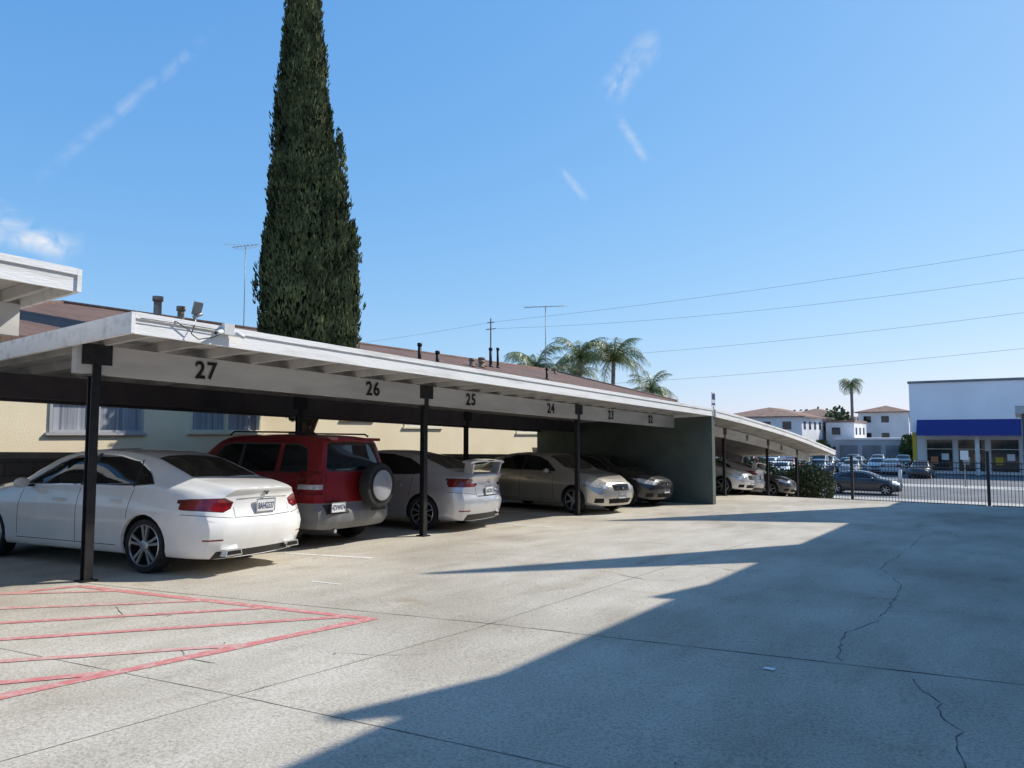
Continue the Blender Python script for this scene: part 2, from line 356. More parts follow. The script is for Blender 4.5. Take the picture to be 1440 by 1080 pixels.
zt=F1(4.5)
mb.cyl((-7.12,4.5,zt-.05),(-7.12,4.5,zt+.09),.014,'galv',8); mb.cyl((-7.12,4.48,zt+.09),(-7.09,4.56,zt+.14),.02,'galv',8)
R=Matrix.Rotation(rad(20),3,'Y')@Matrix.Rotation(rad(-25),3,'Z'); mb.box((-7.13,4.47,zt+.12),(-7.08,4.56,zt+.26),'galv',R)
mb.obj("lamp_head",r)
mb=MB(['black','whiteplastic'])
pts=[(-7.10,4.48,zt+.12),(-6.98,4.40,zt+.06),(-6.87,4.34,zt-.04),(-6.86,4.30,zt-.12),(-6.86,4.38,zt-.17),(-6.86,4.55,zt-.13),(-6.86,4.68,zt-.06)]
mb.tube(pts,.005,'black',5); mb.tube([(-7.0,4.0,zt+.05),(-6.872,4.15,zt-.02),(-6.865,4.3,zt-.1)],.005,'black',5)
mb.tube([(-6.87,3.78,zt-.03),(-6.868,4.3,zt-.035),(-6.868,4.7,zt-.05)],.004,'black',5); mb.obj("cable",r)
r=empty("security_camera"); mb=MB(['whiteplastic','black'])
mb.box((-6.883,4.66,zt-.085),(-6.83,4.78,zt+.03),'whiteplastic'); mb.cyl((-6.85,4.64,zt-.06),(-6.80,4.54,zt-.09),.024,'whiteplastic',12); mb.cyl((-6.799,4.537,zt-.091),(-6.797,4.532,zt-.092),.016,'black',12)
mb.cyl((-6.85,4.80,zt-.06),(-6.80,4.88,zt-.10),.022,'whiteplastic',12); mb.obj("housing",r)

# ------------------------------------------------------------------ apartment building behind
root=empty("apartment_building")
mb=MB(['cream'])
XW=-14.5
wins=[(6.35,8.1,1.47,2.25),(9.12,10.9,1.49,2.25),(13.4,14.5,1.84,2.3),(15.75,17.4,1.66,2.3),(21.5,23,1.5,2.4),(26,27.5,1.5,2.4)]
edges=[3.9]+[v for w in wins for v in (w[0],w[1])]+[34.3]
for i in range(0,len(edges)-1):
    a,b=edges[i],edges[i+1]
    if i%2==0: mb.box((XW-.2,a,-.8),(XW,b,3.1),'cream')
    else:
        w=wins[i//2]; mb.box((XW-.2,a,-.8),(XW,b,w[2]),'cream'); mb.box((XW-.2,a,w[3]),(XW,b,3.1),'cream')
mb.box((-23.8,3.9,-.8),(XW-.201,4.1,3.1),'cream'); mb.box((-23.8,34.1,-.8),(XW-.201,34.3,3.1),'cream'); mb.box((-23.8,4.101,-.8),(-23.6,34.099,3.1),'cream')
mb.obj("walls",root)
mb=MB(['frame','framew','curtain','darkglass'])
for k,(a,b,z0,z1) in enumerate(wins):
    fm='framew' if k==0 else 'frame'; t=.05
    mb.box((XW-.12,a,z0),(XW+.03,b,z0+t),fm); mb.box((XW-.12,a,z1-t),(XW+.03,b,z1),fm)
    mid=(a+b)/2
    for y in (a,b-t,mid-t/2): mb.box((XW-.12,y,z0+t+.001),(XW+.028,y+t,z1-t-.001),fm)
    mb.box((XW-.1,a+t,z0+t),(XW-.09,b-t,z1-t),'curtain')
    mb.box((XW-.02,a-.06,z0-.05),(XW+.06,b+.06,z0-.002),fm)
mb.obj("windows",root)
mb=MB(['shingle','frame'])
ez,rz=3.12,4.62; A,B,C,Dd=(-13.95,3.2),(-13.95,35),(-24.2,35),(-24.2,3.2); r1,r2=(-19,8.5),(-19,31.2)
v=lambda p,z:Vector((p[0],p[1],z))
mb.face([v(A,ez),v(B,ez),v(r2,rz),v(r1,rz)],'shingle'); mb.face([v(C,ez),v(Dd,ez),v(r1,rz),v(r2,rz)],'shingle')
mb.face([v(B,ez),v(C,ez),v(r2,rz)],'shingle'); mb.face([v(Dd,ez),v(A,ez),v(r1,rz)],'shingle')
mb.face([v(A,ez-.12),v(B,ez-.12),v(C,ez-.12),v(Dd,ez-.12)],'frame')
for p,q in ((A,B),(B,C),(C,Dd),(Dd,A)): mb.face([v(p,ez-.12),v(q,ez-.12),v(q,ez),v(p,ez)],'shingle')
mb.cyl(v(r1,rz),v(r2,rz),.07,'shingle',6)
for p,q in ((A,r1),(B,r2),(C,r2),(Dd,r1)): mb.cyl(v(p,ez),v(q,rz),.06,'shingle',6)
mb.obj("roof",root,recalc=False)
rfz=lambda x: ez+(rz-ez)*(-13.95-x)/5.05
mb=MB(['rust','galv','black'])
for x,y,zt,rr,mt in [(-15.5,8.9,4.46,.085,'rust'),(-15.5,9.45,4.32,.075,'rust'),(-16,18.1,4.42,.06,'black'),(-16,19.0,4.25,.06,'black'),(-17,22.2,4.33,.09,'rust'),(-17,22.8,4.3,.09,'rust'),(-17.5,24.1,4.95,.06,'black'),(-17.5,24.6,5.0,.05,'black'),(-17.5,23.5,4.5,.11,'rust'),(-16,26,4.2,.05,'black'),(-18,30,4.6,.06,'rust')]:
    mb.cyl((x,y,rfz(x)-.05),(x,y,zt-.10),rr,mt,10); mb.cyl((x,y,zt-.10),(x,y,zt),rr*1.35,mt,10); mb.cyl((x,y,rfz(x)-.03),(x,y,rfz(x)+.08),rr*2,mt,10,r2=rr)
mb.obj("roof_vents",root)

def antenna(name,x,y,z0,z1,L,ang,n=9,r=.012):
    root=empty(name,(x,y,0)); mb=MB(['galv'])
    mb.cyl((0,0,z0),(0,0,z1),r*1.3,'galv',6)
    d=Vector((math.cos(ang),math.sin(ang),0)); p=Vector((-d.y,d.x,0)); 
    mb.cyl(d*(-L/2)+Vector((0,0,z1)),d*(L/2)+Vector((0,0,z1+.03)),r,'galv',6)
    for i in range(n):
        c=d*(-L/2+L*i/(n-1))+Vector((0,0,z1)); w=.12+.30*(1-i/n); mb.cyl(c-p*w,c+p*w,r*.6,'galv',5)
    mb.obj("mast_and_elements",root)
antenna("tv_antenna",-19,13.6,4.4,7.1,.9,rad(20),8,.009)
antenna("tv_antenna",-21,34.0,3.6,8.4,2.3,rad(25),12,.018)

# ------------------------------------------------------------------ cypress
def quick_mesh(name,V,F,mat,parent=None,smooth=False):
    me=D.meshes.new(name); me.vertices.add(len(V)); me.vertices.foreach_set('co',np.asarray(V,dtype=np.float32).ravel())
    F=np.asarray(F,dtype=np.int32); k=F.shape[1]
    me.loops.add(F.size); me.loops.foreach_set('vertex_index',F.ravel()); me.polygons.add(len(F))
    me.polygons.foreach_set('loop_start',np.arange(0,F.size,k,dtype=np.int32)); me.polygons.foreach_set('loop_total',np.full(len(F),k,dtype=np.int32))
    me.update(); me.validate(); me.materials.append(M[mat]); o=D.objects.new(name,me); COL.objects.link(o)
    if parent: o.parent=parent
    return o
def interp(t,tab):
    return float(np.interp(t,[a for a,b in tab],[b for a,b in tab]))
def lump(th,z,s): 
    return noise.noise(Vector((math.cos(th)*2.0+s*9,math.sin(th)*2.0,z*.55+s*3)))*.24+noise.noise(Vector((math.cos(th)*5+s*5,math.sin(th)*5,z*1.1)))*.20
def tufts(cols,n,ln=(.07,.18),wd=.024,up=1.0,out=.5,q_=4,rlo=.80):
    Vs=[];Fs=[]
    areas=[(c['r'][-1][0]-c['r'][0][0])*np.mean([b for a,b in c['r']]) for c in cols]; tot=sum(areas)
    for ci,c in enumerate(cols):
        for k in range(int(n*areas[ci]/tot)):
            z=random.uniform(c['r'][0][0],c['r'][-1][0]); th=random.uniform(0,2*math.pi); r=interp(z,c['r'])
            rr=r*(1+lump(th,z,ci))*random.uniform(rlo,1.05)
            o=Vector((math.cos(th),math.sin(th),0)); base=Vector((c['x'](z),c['y'](z),z))+o*rr
            tang=Vector((-o.y,o.x,0))
            for q in range(q_):
                L=random.uniform(*ln); d=(Vector((0,0,up))+o*random.uniform(0,out)+tang*random.uniform(-.4,.4)).normalized()
                side=(tang*random.uniform(.4,1)+o*random.uniform(-.7,.7)).normalized()*wd*random.uniform(.6,1.3)
                b=base+tang*random.uniform(-.06,.06)+Vector((0,0,random.uniform(-.06,.06)))
                i=len(Vs); Vs+= [b-side,b+side,b+d*L*.55+side*1.1+o*.01,b+d*L]; Fs.append((i,i+1,i+2,i+3))
    return Vs,Fs
TX,TY=-13.25,11.15; Rx,Ry=.8259,.5638
def colf(d0,d1,z0,z1):
    return (lambda z:TX+Rx*(d0+(d1-d0)*min(1,max(0,(z-z0)/(z1-z0)))),lambda z:TY+Ry*(d0+(d1-d0)*min(1,max(0,(z-z0)/(z1-z0)))))
fx,fy=colf(-.05,-.26,2,12.3)
cols=[dict(x=fx,y=fy,r=[(1.75,.25),(2.3,.68),(3.4,.82),(4.5,.86),(5.65,.80),(6.5,.74),(7.3,.66),(8.1,.61),(8.9,.54),(9.7,.46),(10.5,.39),(11.3,.31),(12.0,.2),(12.6,.03)])]
fx,fy=colf(.44,.40,2,8); cols.append(dict(x=fx,y=fy,r=[(2.2,.3),(3.2,.55),(5,.55),(6.3,.44),(7.3,.32),(8.2,.03)]))
fx,fy=colf(.74,.72,2,6); cols.append(dict(x=fx,y=fy,r=[(2.3,.2),(3.0,.36),(4.3,.42),(5.2,.31),(5.9,.2),(6.5,.03)]))
fx,fy=colf(-.42,-.42,2,6); cols.append(dict(x=fx,y=fy,r=[(2.3,.2),(3.0,.42),(4.0,.45),(4.9,.30),(5.6,.03)]))
plumes=[]
for k in range(340):
    c=cols[0] if random.random()<.62 else random.choice(cols[1:]); z=random.uniform(c['r'][0][0]+.3,c['r'][-1][0]-.7); th=random.uniform(0,2*math.pi); r0=interp(z,c['r'])
    hgt=random.uniform(.6,1.5); r1=interp(z+hgt,c['r']); px,py=math.cos(th),math.sin(th); pr=random.uniform(.09,.18)
    cx,cy=c['x'],c['y']
    def mk(cx,cy,r0,r1,px,py,z,hgt):
        g=lambda zz:r0*.93+(max(r1*.97,r0*.72)+.07-r0*.93)*(zz-z)/hgt
        return (lambda zz:cx(zz)+px*g(zz)),(lambda zz:cy(zz)+py*g(zz))
    ax_,ay_=mk(cx,cy,r0,r1,px,py,z,hgt)
    plumes.append(dict(x=ax_,y=ay_,r=[(z,.03),(z+hgt*.25,pr),(z+hgt*.6,pr*.8),(z+hgt,.01)]))
root=empty("cypress_tree")
Vs,Fs=tufts(cols,20000,q_=3); quick_mesh("foliage",Vs,Fs,'foliage',root)
Vs,Fs=tufts(plumes,16000,ln=(.06,.15),wd=.020,rlo=.3,q_=3); quick_mesh("foliage_plumes",Vs,Fs,'foliage',root)
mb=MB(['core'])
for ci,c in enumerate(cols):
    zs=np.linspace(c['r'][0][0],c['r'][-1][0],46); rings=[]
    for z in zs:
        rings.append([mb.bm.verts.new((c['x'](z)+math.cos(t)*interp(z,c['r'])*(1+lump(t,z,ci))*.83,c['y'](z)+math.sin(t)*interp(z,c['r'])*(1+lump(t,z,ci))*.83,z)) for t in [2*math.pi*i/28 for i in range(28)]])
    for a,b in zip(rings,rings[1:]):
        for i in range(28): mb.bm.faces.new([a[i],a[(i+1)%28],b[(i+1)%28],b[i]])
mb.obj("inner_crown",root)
mb=MB(['bark'])
mb.cyl((TX,TY,gz(TY)-.2),(TX+.03,TY,1.0),.20,'bark',10,r2=.16); mb.cyl((TX+.03,TY,1.0),(TX,TY,3),.16,'bark',10,r2=.13)
for i in range(7):
    a=i*.9; mb.cyl((TX,TY,1.0+.1*i),(TX+math.cos(a)*.45,TY+math.sin(a)*.45,2.2+.1*i),.055,'bark',6,r2=.025)
mb.obj("trunk",root)

# ------------------------------------------------------------------ palms
def palm(name,x,y,zb,zc,fl,nf,tr=.14,droop=1.0,fan=False,seed=0):
    random.seed(seed); root=empty(name,(x,y,0)); mb=MB(['palmbark'])
    n=8; px=[Vector((math.sin(i*.5+seed)*.08,0,zb+(zc-zb)*i/n)) for i in range(n+1)]
    for i in range(n): mb.cyl(px[i],px[i+1],tr*(1.15-.03*i),'palmbark',9,r2=tr*(1.1-.03*i))
    mb.obj("trunk",root); top=px[-1]; Vs=[];Fs=[]
    for k in range(nf):
        az=k*2.399+random.uniform(-.2,.2); el=random.uniform(-.25,1.35) ; L=fl*random.uniform(.8,1.1)
        h=Vector((math.cos(az),math.sin(az),0)); p=top.copy(); ang=el; st=16; sl=L/st
        pts=[p.copy()]
        for s in range(st):
            p=p+(h*math.cos(ang)+Vector((0,0,math.sin(ang))))*sl; ang-=droop*(.04+.17*s/st); pts.append(p.copy())
        side=Vector((-h.y,h.x,0))
        for s in range(1,st+1):
            t=s/st; lw=fl*.24*math.sin(math.pi*min(1,t*.85+.15))+.05; d=(pts[s]-pts[s-1]).normalized()
            for sg in (-1,1):
                for q in range(3):
                    b=pts[s-1].lerp(pts[s],q/3); tip=b+side*sg*lw*random.uniform(.5,1)+d*lw*.6-Vector((0,0,lw*random.uniform(.2,1.1))); w=d*fl*.0065
                    i=len(Vs); Vs+=[b-w,b+w,tip+w*.3,tip]; Fs.append((i,i+1,i+2,i+3))
            i=len(Vs); w=side*.014*fl*(1-t*.8); Vs+=[pts[s-1]-w,pts[s-1]+w,pts[s]+w,pts[s]-w]; Fs.append((i,i+1,i+2,i+3))
    quick_mesh("fronds",Vs,Fs,'palm',root)
palm("queen_palm",-25.7,40.6,-2,6.0,3.0,24,seed=1); palm("queen_palm",-23.4,42.2,-2,6.5,2.6,22,seed=2); palm("queen_palm",-21.6,43.3,-2,6.3,3.0,26,seed=3); palm("queen_palm",-22.4,51,-2,4.8,2.6,22,seed=4); palm("queen_palm",-26.5,47,-2,5.9,2.6,20,seed=6)
palm("fan_palm",-20.3,119.3,ZS,8.9,2.5,34,tr=.22,droop=1.5,seed=5)
random.seed(11)

def leafmass(name,blobs,n,mat='hedge',s=.09):
    root=empty(name); Vs=[];Fs=[]
    for k in range(n):
        c,r=random.choice(blobs); c=Vector(c); r=Vector(r)
        d=Vector((random.gauss(0,1),random.gauss(0,1),random.gauss(0,1))).normalized(); rr=random.uniform(.6,1.08)*(1+.2*noise.noise(d*2+c))
        p=c+Vector((d.x*r.x,d.y*r.y,d.z*r.z))*rr; a=Vector((random.gauss(0,1),random.gauss(0,1),random.gauss(0,1))).normalized()*s; b=a.orthogonal().normalized()*s*.6
        i=len(Vs); Vs+=[p-a,p+b,p+a,p-b]; Fs.append((i,i+1,i+2,i+3))
    quick_mesh("foliage",Vs,Fs,mat,root); return root
leafmass("hedge",[((-11.2+.55*i,38.2+.1*math.sin(i*2),gz(38)+.75+.2*math.sin(i*1.7)),(.55,.5,.95)) for i in range(7)]+[((-12.6+.5*i,37.7,gz(37.7)+1.0),(.5,.45,1.0)) for i in range(5)],10000)
# a few small weeds growing out of the slab joints
Vs=[];Fs=[]
for (x,y,n) in [(-3.74,2.9,4),(-3.69,3.5,5),(-3.63,4.6,3),(-2.9,5.15,3)]:
    for k in range(n*2):
        p=Vector((x+random.gauss(0,.01),y+random.gauss(0,.05),0)); p.z=gz(p.y)+.002; a=random.uniform(0,6.3); h=Vector((math.cos(a)*.6,math.sin(a)*.6,random.uniform(.4,.8)))*random.uniform(.006,.015); w=Vector((-math.sin(a),math.cos(a),0))*.002
        i=len(Vs); Vs+=[p-w,p+w,p+h+w*.5,p+h-w*.5]; Fs.append((i,i+1,i+2,i+3))
quick_mesh("joint_weeds",Vs,Fs,'weed')

# ------------------------------------------------------------------ iron fence & gate
def fence(name,x0,x1,y,h,sp=.125,r=.010,posts=()):
    root=empty(name); mb=MB(['steel']); z=gz(y)
    for zz in (z+.12,z+h-.25,z+h-.02): mb.box((x0,y-.02,zz-.02),(x1,y+.02,zz+.02),'steel')
    x=x0+.06
    while x<x1: mb.box((x-r,y-r*.9,z+.05),(x+r,y+r*.9,z+h+.02),'steel'); x+=sp
    for xp,hh in posts: mb.box((xp-.06,y-.06,z-.1),(xp+.06,y+.06,z+hh),'steel'); mb.box((xp-.08,y-.08,z+hh),(xp+.08,y+.08,z+hh+.04),'steel')
    mb.obj("bars",root)
fence("iron_fence",-13.5,-6.47,37,1.85,posts=((-13.4,2.0),(-11.2,1.95),(-8.8,1.95)))
fence("sliding_gate",-6.3,-1.2,37.05,1.9,posts=((-6.38,2.1),))
fence("iron_fence",-1.0,4.5,37,1.9,posts=((-1.1,2.35),(1.5,2.0)))

# ------------------------------------------------------------------ neighbouring two-storey building on the right (throws the long shadow)
root=empty("apartment_block"); mb=MB(['greywall','whitestucco','brownroof','darkglass','framew'])
XE=1.08
mb.box((1.4,-14,-2.2),(10,40,6.05),'greywall'); mb.box((XE,-14,6.051),(10.3,40.2,6.35),'whitestucco')
for y in range(-10,38,4):
    mb.box((1.36,y,3.6),(1.395,y+1.4,4.8),'darkglass'); mb.box((1.35,y-.06,3.52),(1.398,y+1.46,3.59),'framew')
def shadow_fin(pts):  # added unseen plate, shaped only to cast a pointed shadow on the slab
    P=[(XE+.02,a,b) for a,b in pts]; Q=[(XE+.16,a,b) for a,b in pts]; n=len(P)
    mb.face(P,'brownroof'); mb.face(Q[::-1],'brownroof')
    for i in range(n): mb.face([P[i],Q[i],Q[(i+1)%n],P[(i+1)%n]],'brownroof')
shadow_fin([(16.2,6.351),(18.5,6.351),(17.1,11.2),(16.7,9.3)])
shadow_fin([(23.1,6.351),(29.2,6.351),(26.4,13.3),(25.6,10.9)])
shadow_fin([(9.2,6.351),(10.0,6.351),(9.3,6.95)]); shadow_fin([(13.1,6.351),(14.1,6.351),(13.3,6.75)])
mb.obj("walls_and_roof",root)
root=empty("garage_block"); mb=MB(['greywall','whitestucco','brownroof'])
mb.box((.12,28.5,-2),(1.39,35,2.1),'greywall'); mb.box((-.05,28.3,2.101),(1.39,35.2,2.35),'whitestucco'); mb.obj("walls_and_roof",root)

# ------------------------------------------------------------------ street scene
root=empty("store_building"); mb=MB(['storewhite','whitestucco','blue','darkglass','yellow','orange','greywall','bluegrey','black','frame'])
X0,X1,Y,zt=-8.5,16,80,6.35
mb.box((X0,Y,ZS+3.9),(X1,Y+20,zt),'storewhite'); mb.box((X0-.1,Y-.1,zt+.001),(X1+.1,Y+20.1,zt+.22),'greywall')
mb.box((X0,Y+1.8,ZS),(X1,Y+20,ZS+3.899),'whitestucco')
for i,x in enumerate(np.arange(X0+1.2,X1-2,2.6)):
    mb.box((x,Y+1.7,ZS+.3),(x+2.1,Y+1.79,ZS+3.2),'darkglass'); mb.box((x-.05,Y+1.66,ZS+2.3),(x+2.15,Y+1.69,ZS+2.36),'frame')
    mb.box((x+.3,Y+1.64,ZS+.9),(x+.9,Y+1.69,ZS+1.6),('orange','frame','yellow')[i%3]); mb.box((x+1.2,Y+1.64,ZS+1.3),(x+1.8,Y+1.69,ZS+1.9),('whitestucco','orange')[i%2])
for x,mt in ((X0+.15,'yellow'),(X0+5.2,'whitestucco'),(X0+10.4,'whitestucco'),(X1-1,'whitestucco')): mb.box((x,Y,ZS),(x+.35,Y+.35,ZS+3.899),mt)
P=[Vector(p) for p in [(X0+.6,Y-1.2,ZS+3.6),(X1,Y-1.2,ZS+3.6),(X1,Y-.01,ZS+3.6),(X0+.6,Y-.01,ZS+3.6),(X0+.6,Y-1.0,ZS+3.95),(X1,Y-1.0,ZS+3.95),(X1,Y-.01,ZS+5.1),(X0+.6,Y-.01,ZS+5.1)]]
mb.hexa(P,'blue')
mb.box((X0+9.8,Y-.06,ZS+5.2),(X0+11.4,Y-.01,ZS+6.6),'bluegrey')
mb.obj("shell",root)
def house(name,x0,x1,y0,y1,eave,ridge,wall='whitestucco',roof='brownroof',flat=False,over=.5,wins=True,zb=None):
    zb=ZS if zb is None else zb
    root=empty(name); mb=MB([wall,roof,'darkglass','framew']); mb.box((x0,y0,zb),(x1,y1,eave),wall)
    if flat: mb.box((x0-.1,y0-.1,eave+.001),(x1+.1,y1+.1,ridge),roof)
    else:
        h=min(x1-x0,y1-y0)/2; a=Vector((x0-over,y0-over,eave)); b=Vector((x1+over,y0-over,eave)); c=Vector((x1+over,y1+over,eave)); d=Vector((x0-over,y1+over,eave))
        if x1-x0>y1-y0: p=Vector((x0+h,(y0+y1)/2,ridge)); q=Vector((x1-h,(y0+y1)/2,ridge)); fs=[[a,b,q,p],[b,c,q],[c,d,p,q],[d,a,p]]
        else: p=Vector(((x0+x1)/2,y0+h,ridge)); q=Vector(((x0+x1)/2,y1-h,ridge)); fs=[[a,b,p],[b,c,q,p],[c,d,q],[d,a,p,q]]
        for f in fs: mb.face(f,roof)
        mb.face([a-Vector((0,0,.15)),b-Vector((0,0,.15)),c-Vector((0,0,.15)),d-Vector((0,0,.15))],wall)
        for s,t in ((a,b),(b,c),(c,d),(d,a)): mb.face([s-Vector((0,0,.15)),t-Vector((0,0,.15)),t,s],roof)
    if wins:
        z=eave-1.7
        while z>zb+.6:
            x=x0+.8
            while x<x1-1.6: mb.box((x,y0-.04,z),(x+1.1,y0-.01,z+1.0),'darkglass'); mb.box((x-.07,y0-.03,z-.08),(x+1.17,y0-.005,z-.001),'framew'); x+=2.6
            y=y0+1
            while y<y1-1.6: mb.box((x1+.01,y,z),(x1+.04,y+1.1,z+1.0),'darkglass'); y+=3
            z-=2.7
    mb.obj("shell",root)
house("apartment_house",-34,-23,100,118,3.9,5.3); house("apartment_house",-22.5,-18.8,112,122,3.2,3.5,flat=True)
house("apartment_house",-21.5,-14.2,132,144,5.2,6.3,wall='whitestucco'); house("apartment_house",-33,-24,130,145,4.6,6.0); house("apartment_house",-50,-38,105,125,3.4,4.8,wall='cream'); house("apartment_house",-13,-2,138,150,3.5,5.0)
house("warehouse",-20.5,-11.5,108,120,.8,1.05,wall='bluegrey',roof='whitestucco',flat=True,wins=False); house("warehouse",-46,-22,92,97,.2,.45,wall='whitestucco',roof='greywall',flat=True,wins=False)
mb=MB(['greywall','darkglass']); 
for x in (-20,-17.2,-14.4): mb.box((x,107.9,ZS),(x+2.2,107.98,ZS+2.3),'greywall')
mb.obj("garage_doors")
leafmass("distant_trees",[((-60+random.uniform(-2,2)+i*5.5,165+random.uniform(-8,8),ZS+3+random.uniform(0,1.5)),(4,4,3.2+random.uniform(0,2.2))) for i in range(22)]+[((-23,124,2.0),(2.2,2,3.4)),((-38,99,.5),(2.5,2,2.6)),((-9,104,-.5),(1.5,1.5,1.6)),((-11.5,106.5,-.6),(1.0,1.0,1.9)),((-21.6,104,-.9),(1.1,1.1,1.5))],27000,'hedge',.45)
def wire(name,pts,sag,r):
    root=empty(name); mb=MB(['black'])
    for (a,b) in zip(pts,pts[1:]):
        a=Vector(a); b=Vector(b); P=[]
        for i in range(25):
            t=i/24; p=a.lerp(b,t); p.z-=sag*4*t*(1-t); P.append(p)
        mb.tube(P,r,'black',5)
    mb.obj("cable",root)
for zl,zr,s in ((16.8,19.0,.6),(15.9,16.5,1.2),(11.3,13.4,.9),(7.6,10.1,.7)):
    wire("power_line",[(-58.8,81,zl),(12.9,81.4,zr)],s,.013)
wire("power_line",[(-58.8,81,16.8),(-95,75,14.6)],.4,.013)
root=empty("utility_pole"); mb=MB(['wood','galv']); mb.cyl((-58.8,81,ZS),(-58.8,81,17.3),.13,'wood',8,r2=.09)
mb.box((-59.6,80.95,15.8),(-58,81.05,15.9),'wood'); mb.box((-59.4,80.95,16.7),(-58.2,81.05,16.8),'wood'); mb.obj("pole",root)
root=empty("utility_pole"); mb=MB(['wood']); mb.cyl((12.9,81.4,ZS),(12.9,81.4,19.5),.14,'wood',8); mb.box((11.8,81.3,18.9),(14,81.5,19.05),'wood'); mb.obj("pole",root)

# ------------------------------------------------------------------ cars
CM=['paint','glass','trim','tail','gap','chrome','clad','head','tyre','rim','plate','platetxt','shadow','cover']
M['paint']=paint_mat(); M['glass']=noise_mat("car_glass",(.008,.009,.010),(.018,.020,.022),scale=1.2,rough=.03,spec=.6)
M['trim']=plain("black_trim",(.018,.018,.019),.5); M['tail']=noise_mat("tail_light",(.10,.003,.005),(.26,.007,.010),scale=14,rough=.12,coat=1); M['gap']=plain("panel_gap",(.012,.012,.012),.9)
M['chrome']=noise_mat("chrome",(.6,.6,.6),(.75,.75,.75),scale=4,rough=.18,metal=1); M['clad']=noise_mat("grey_cladding",(.15,.15,.155),(.21,.21,.215),scale=5,rough=.5)
M['head']=noise_mat("headlight",(.45,.46,.48),(.85,.86,.88),scale=16,rough=.1,coat=1,metal=.3); M['tyre']=noise_mat("tyre_rubber",(.014,.014,.014),(.03,.03,.029),scale=8,rough=.85)
M['rim']=noise_mat("alloy_rim",(.40,.405,.41),(.55,.55,.56),scale=5,rough=.3,metal=.7); M['plate']=plain("licence_plate",(.72,.72,.72),.4); M['platetxt']=plain("plate_blue",(.02,.03,.12),.5)
M['shadow']=plain("underbody_shade",(.008,.008,.008),1); M['cover']=noise_mat("spare_wheel_cover",(.26,.26,.28),(.38,.38,.40),scale=3,rough=.35,coat=.4)  # near-black underbody; also painted shade in wheel wells, rims and tail-pipes

def smooth_tab(x,tab):
    n=len(tab)
    if x<=tab[0][0]: return tab[0][1]
    if x>=tab[-1][0]: return tab[-1][1]
    for i in range(n-1):
        x0,y0=tab[i]; x1,y1=tab[i+1]
        if x<=x1:
            def slope(k):
                if k==0: return (tab[1][1]-tab[0][1])/(tab[1][0]-tab[0][0])
                if k==n-1: return (tab[-1][1]-tab[-2][1])/(tab[-1][0]-tab[-2][0])
                a=(tab[k][1]-tab[k-1][1])/(tab[k][0]-tab[k-1][0]); b=(tab[k+1][1]-tab[k][1])/(tab[k+1][0]-tab[k][0])
                return 0 if a*b<=0 else 2*a*b/(a+b)
            h=x1-x0; t=(x-x0)/h; m0,m1=slope(i)*h,slope(i+1)*h
            return (2*t**3-3*t*t+1)*y0+(t**3-2*t*t+t)*m0+(-2*t**3+3*t*t)*y1+(t**3-t*t)*m1
def catmull(P,sub):
    out=[]
    for i in range(len(P)-1):
        p0=P[max(0,i-1)];p1=P[i];p2=P[i+1];p3=P[min(len(P)-1,i+2)]
        for k in range(sub):
            t=k/sub
            out.append(tuple(.5*((2*b)+(-a+c)*t+(2*a-5*b+4*c-d)*t*t+(-a+3*b-3*c+d)*t**3) for a,b,c,d in zip(p0,p1,p2,p3)))
    out.append(P[-1]); return out
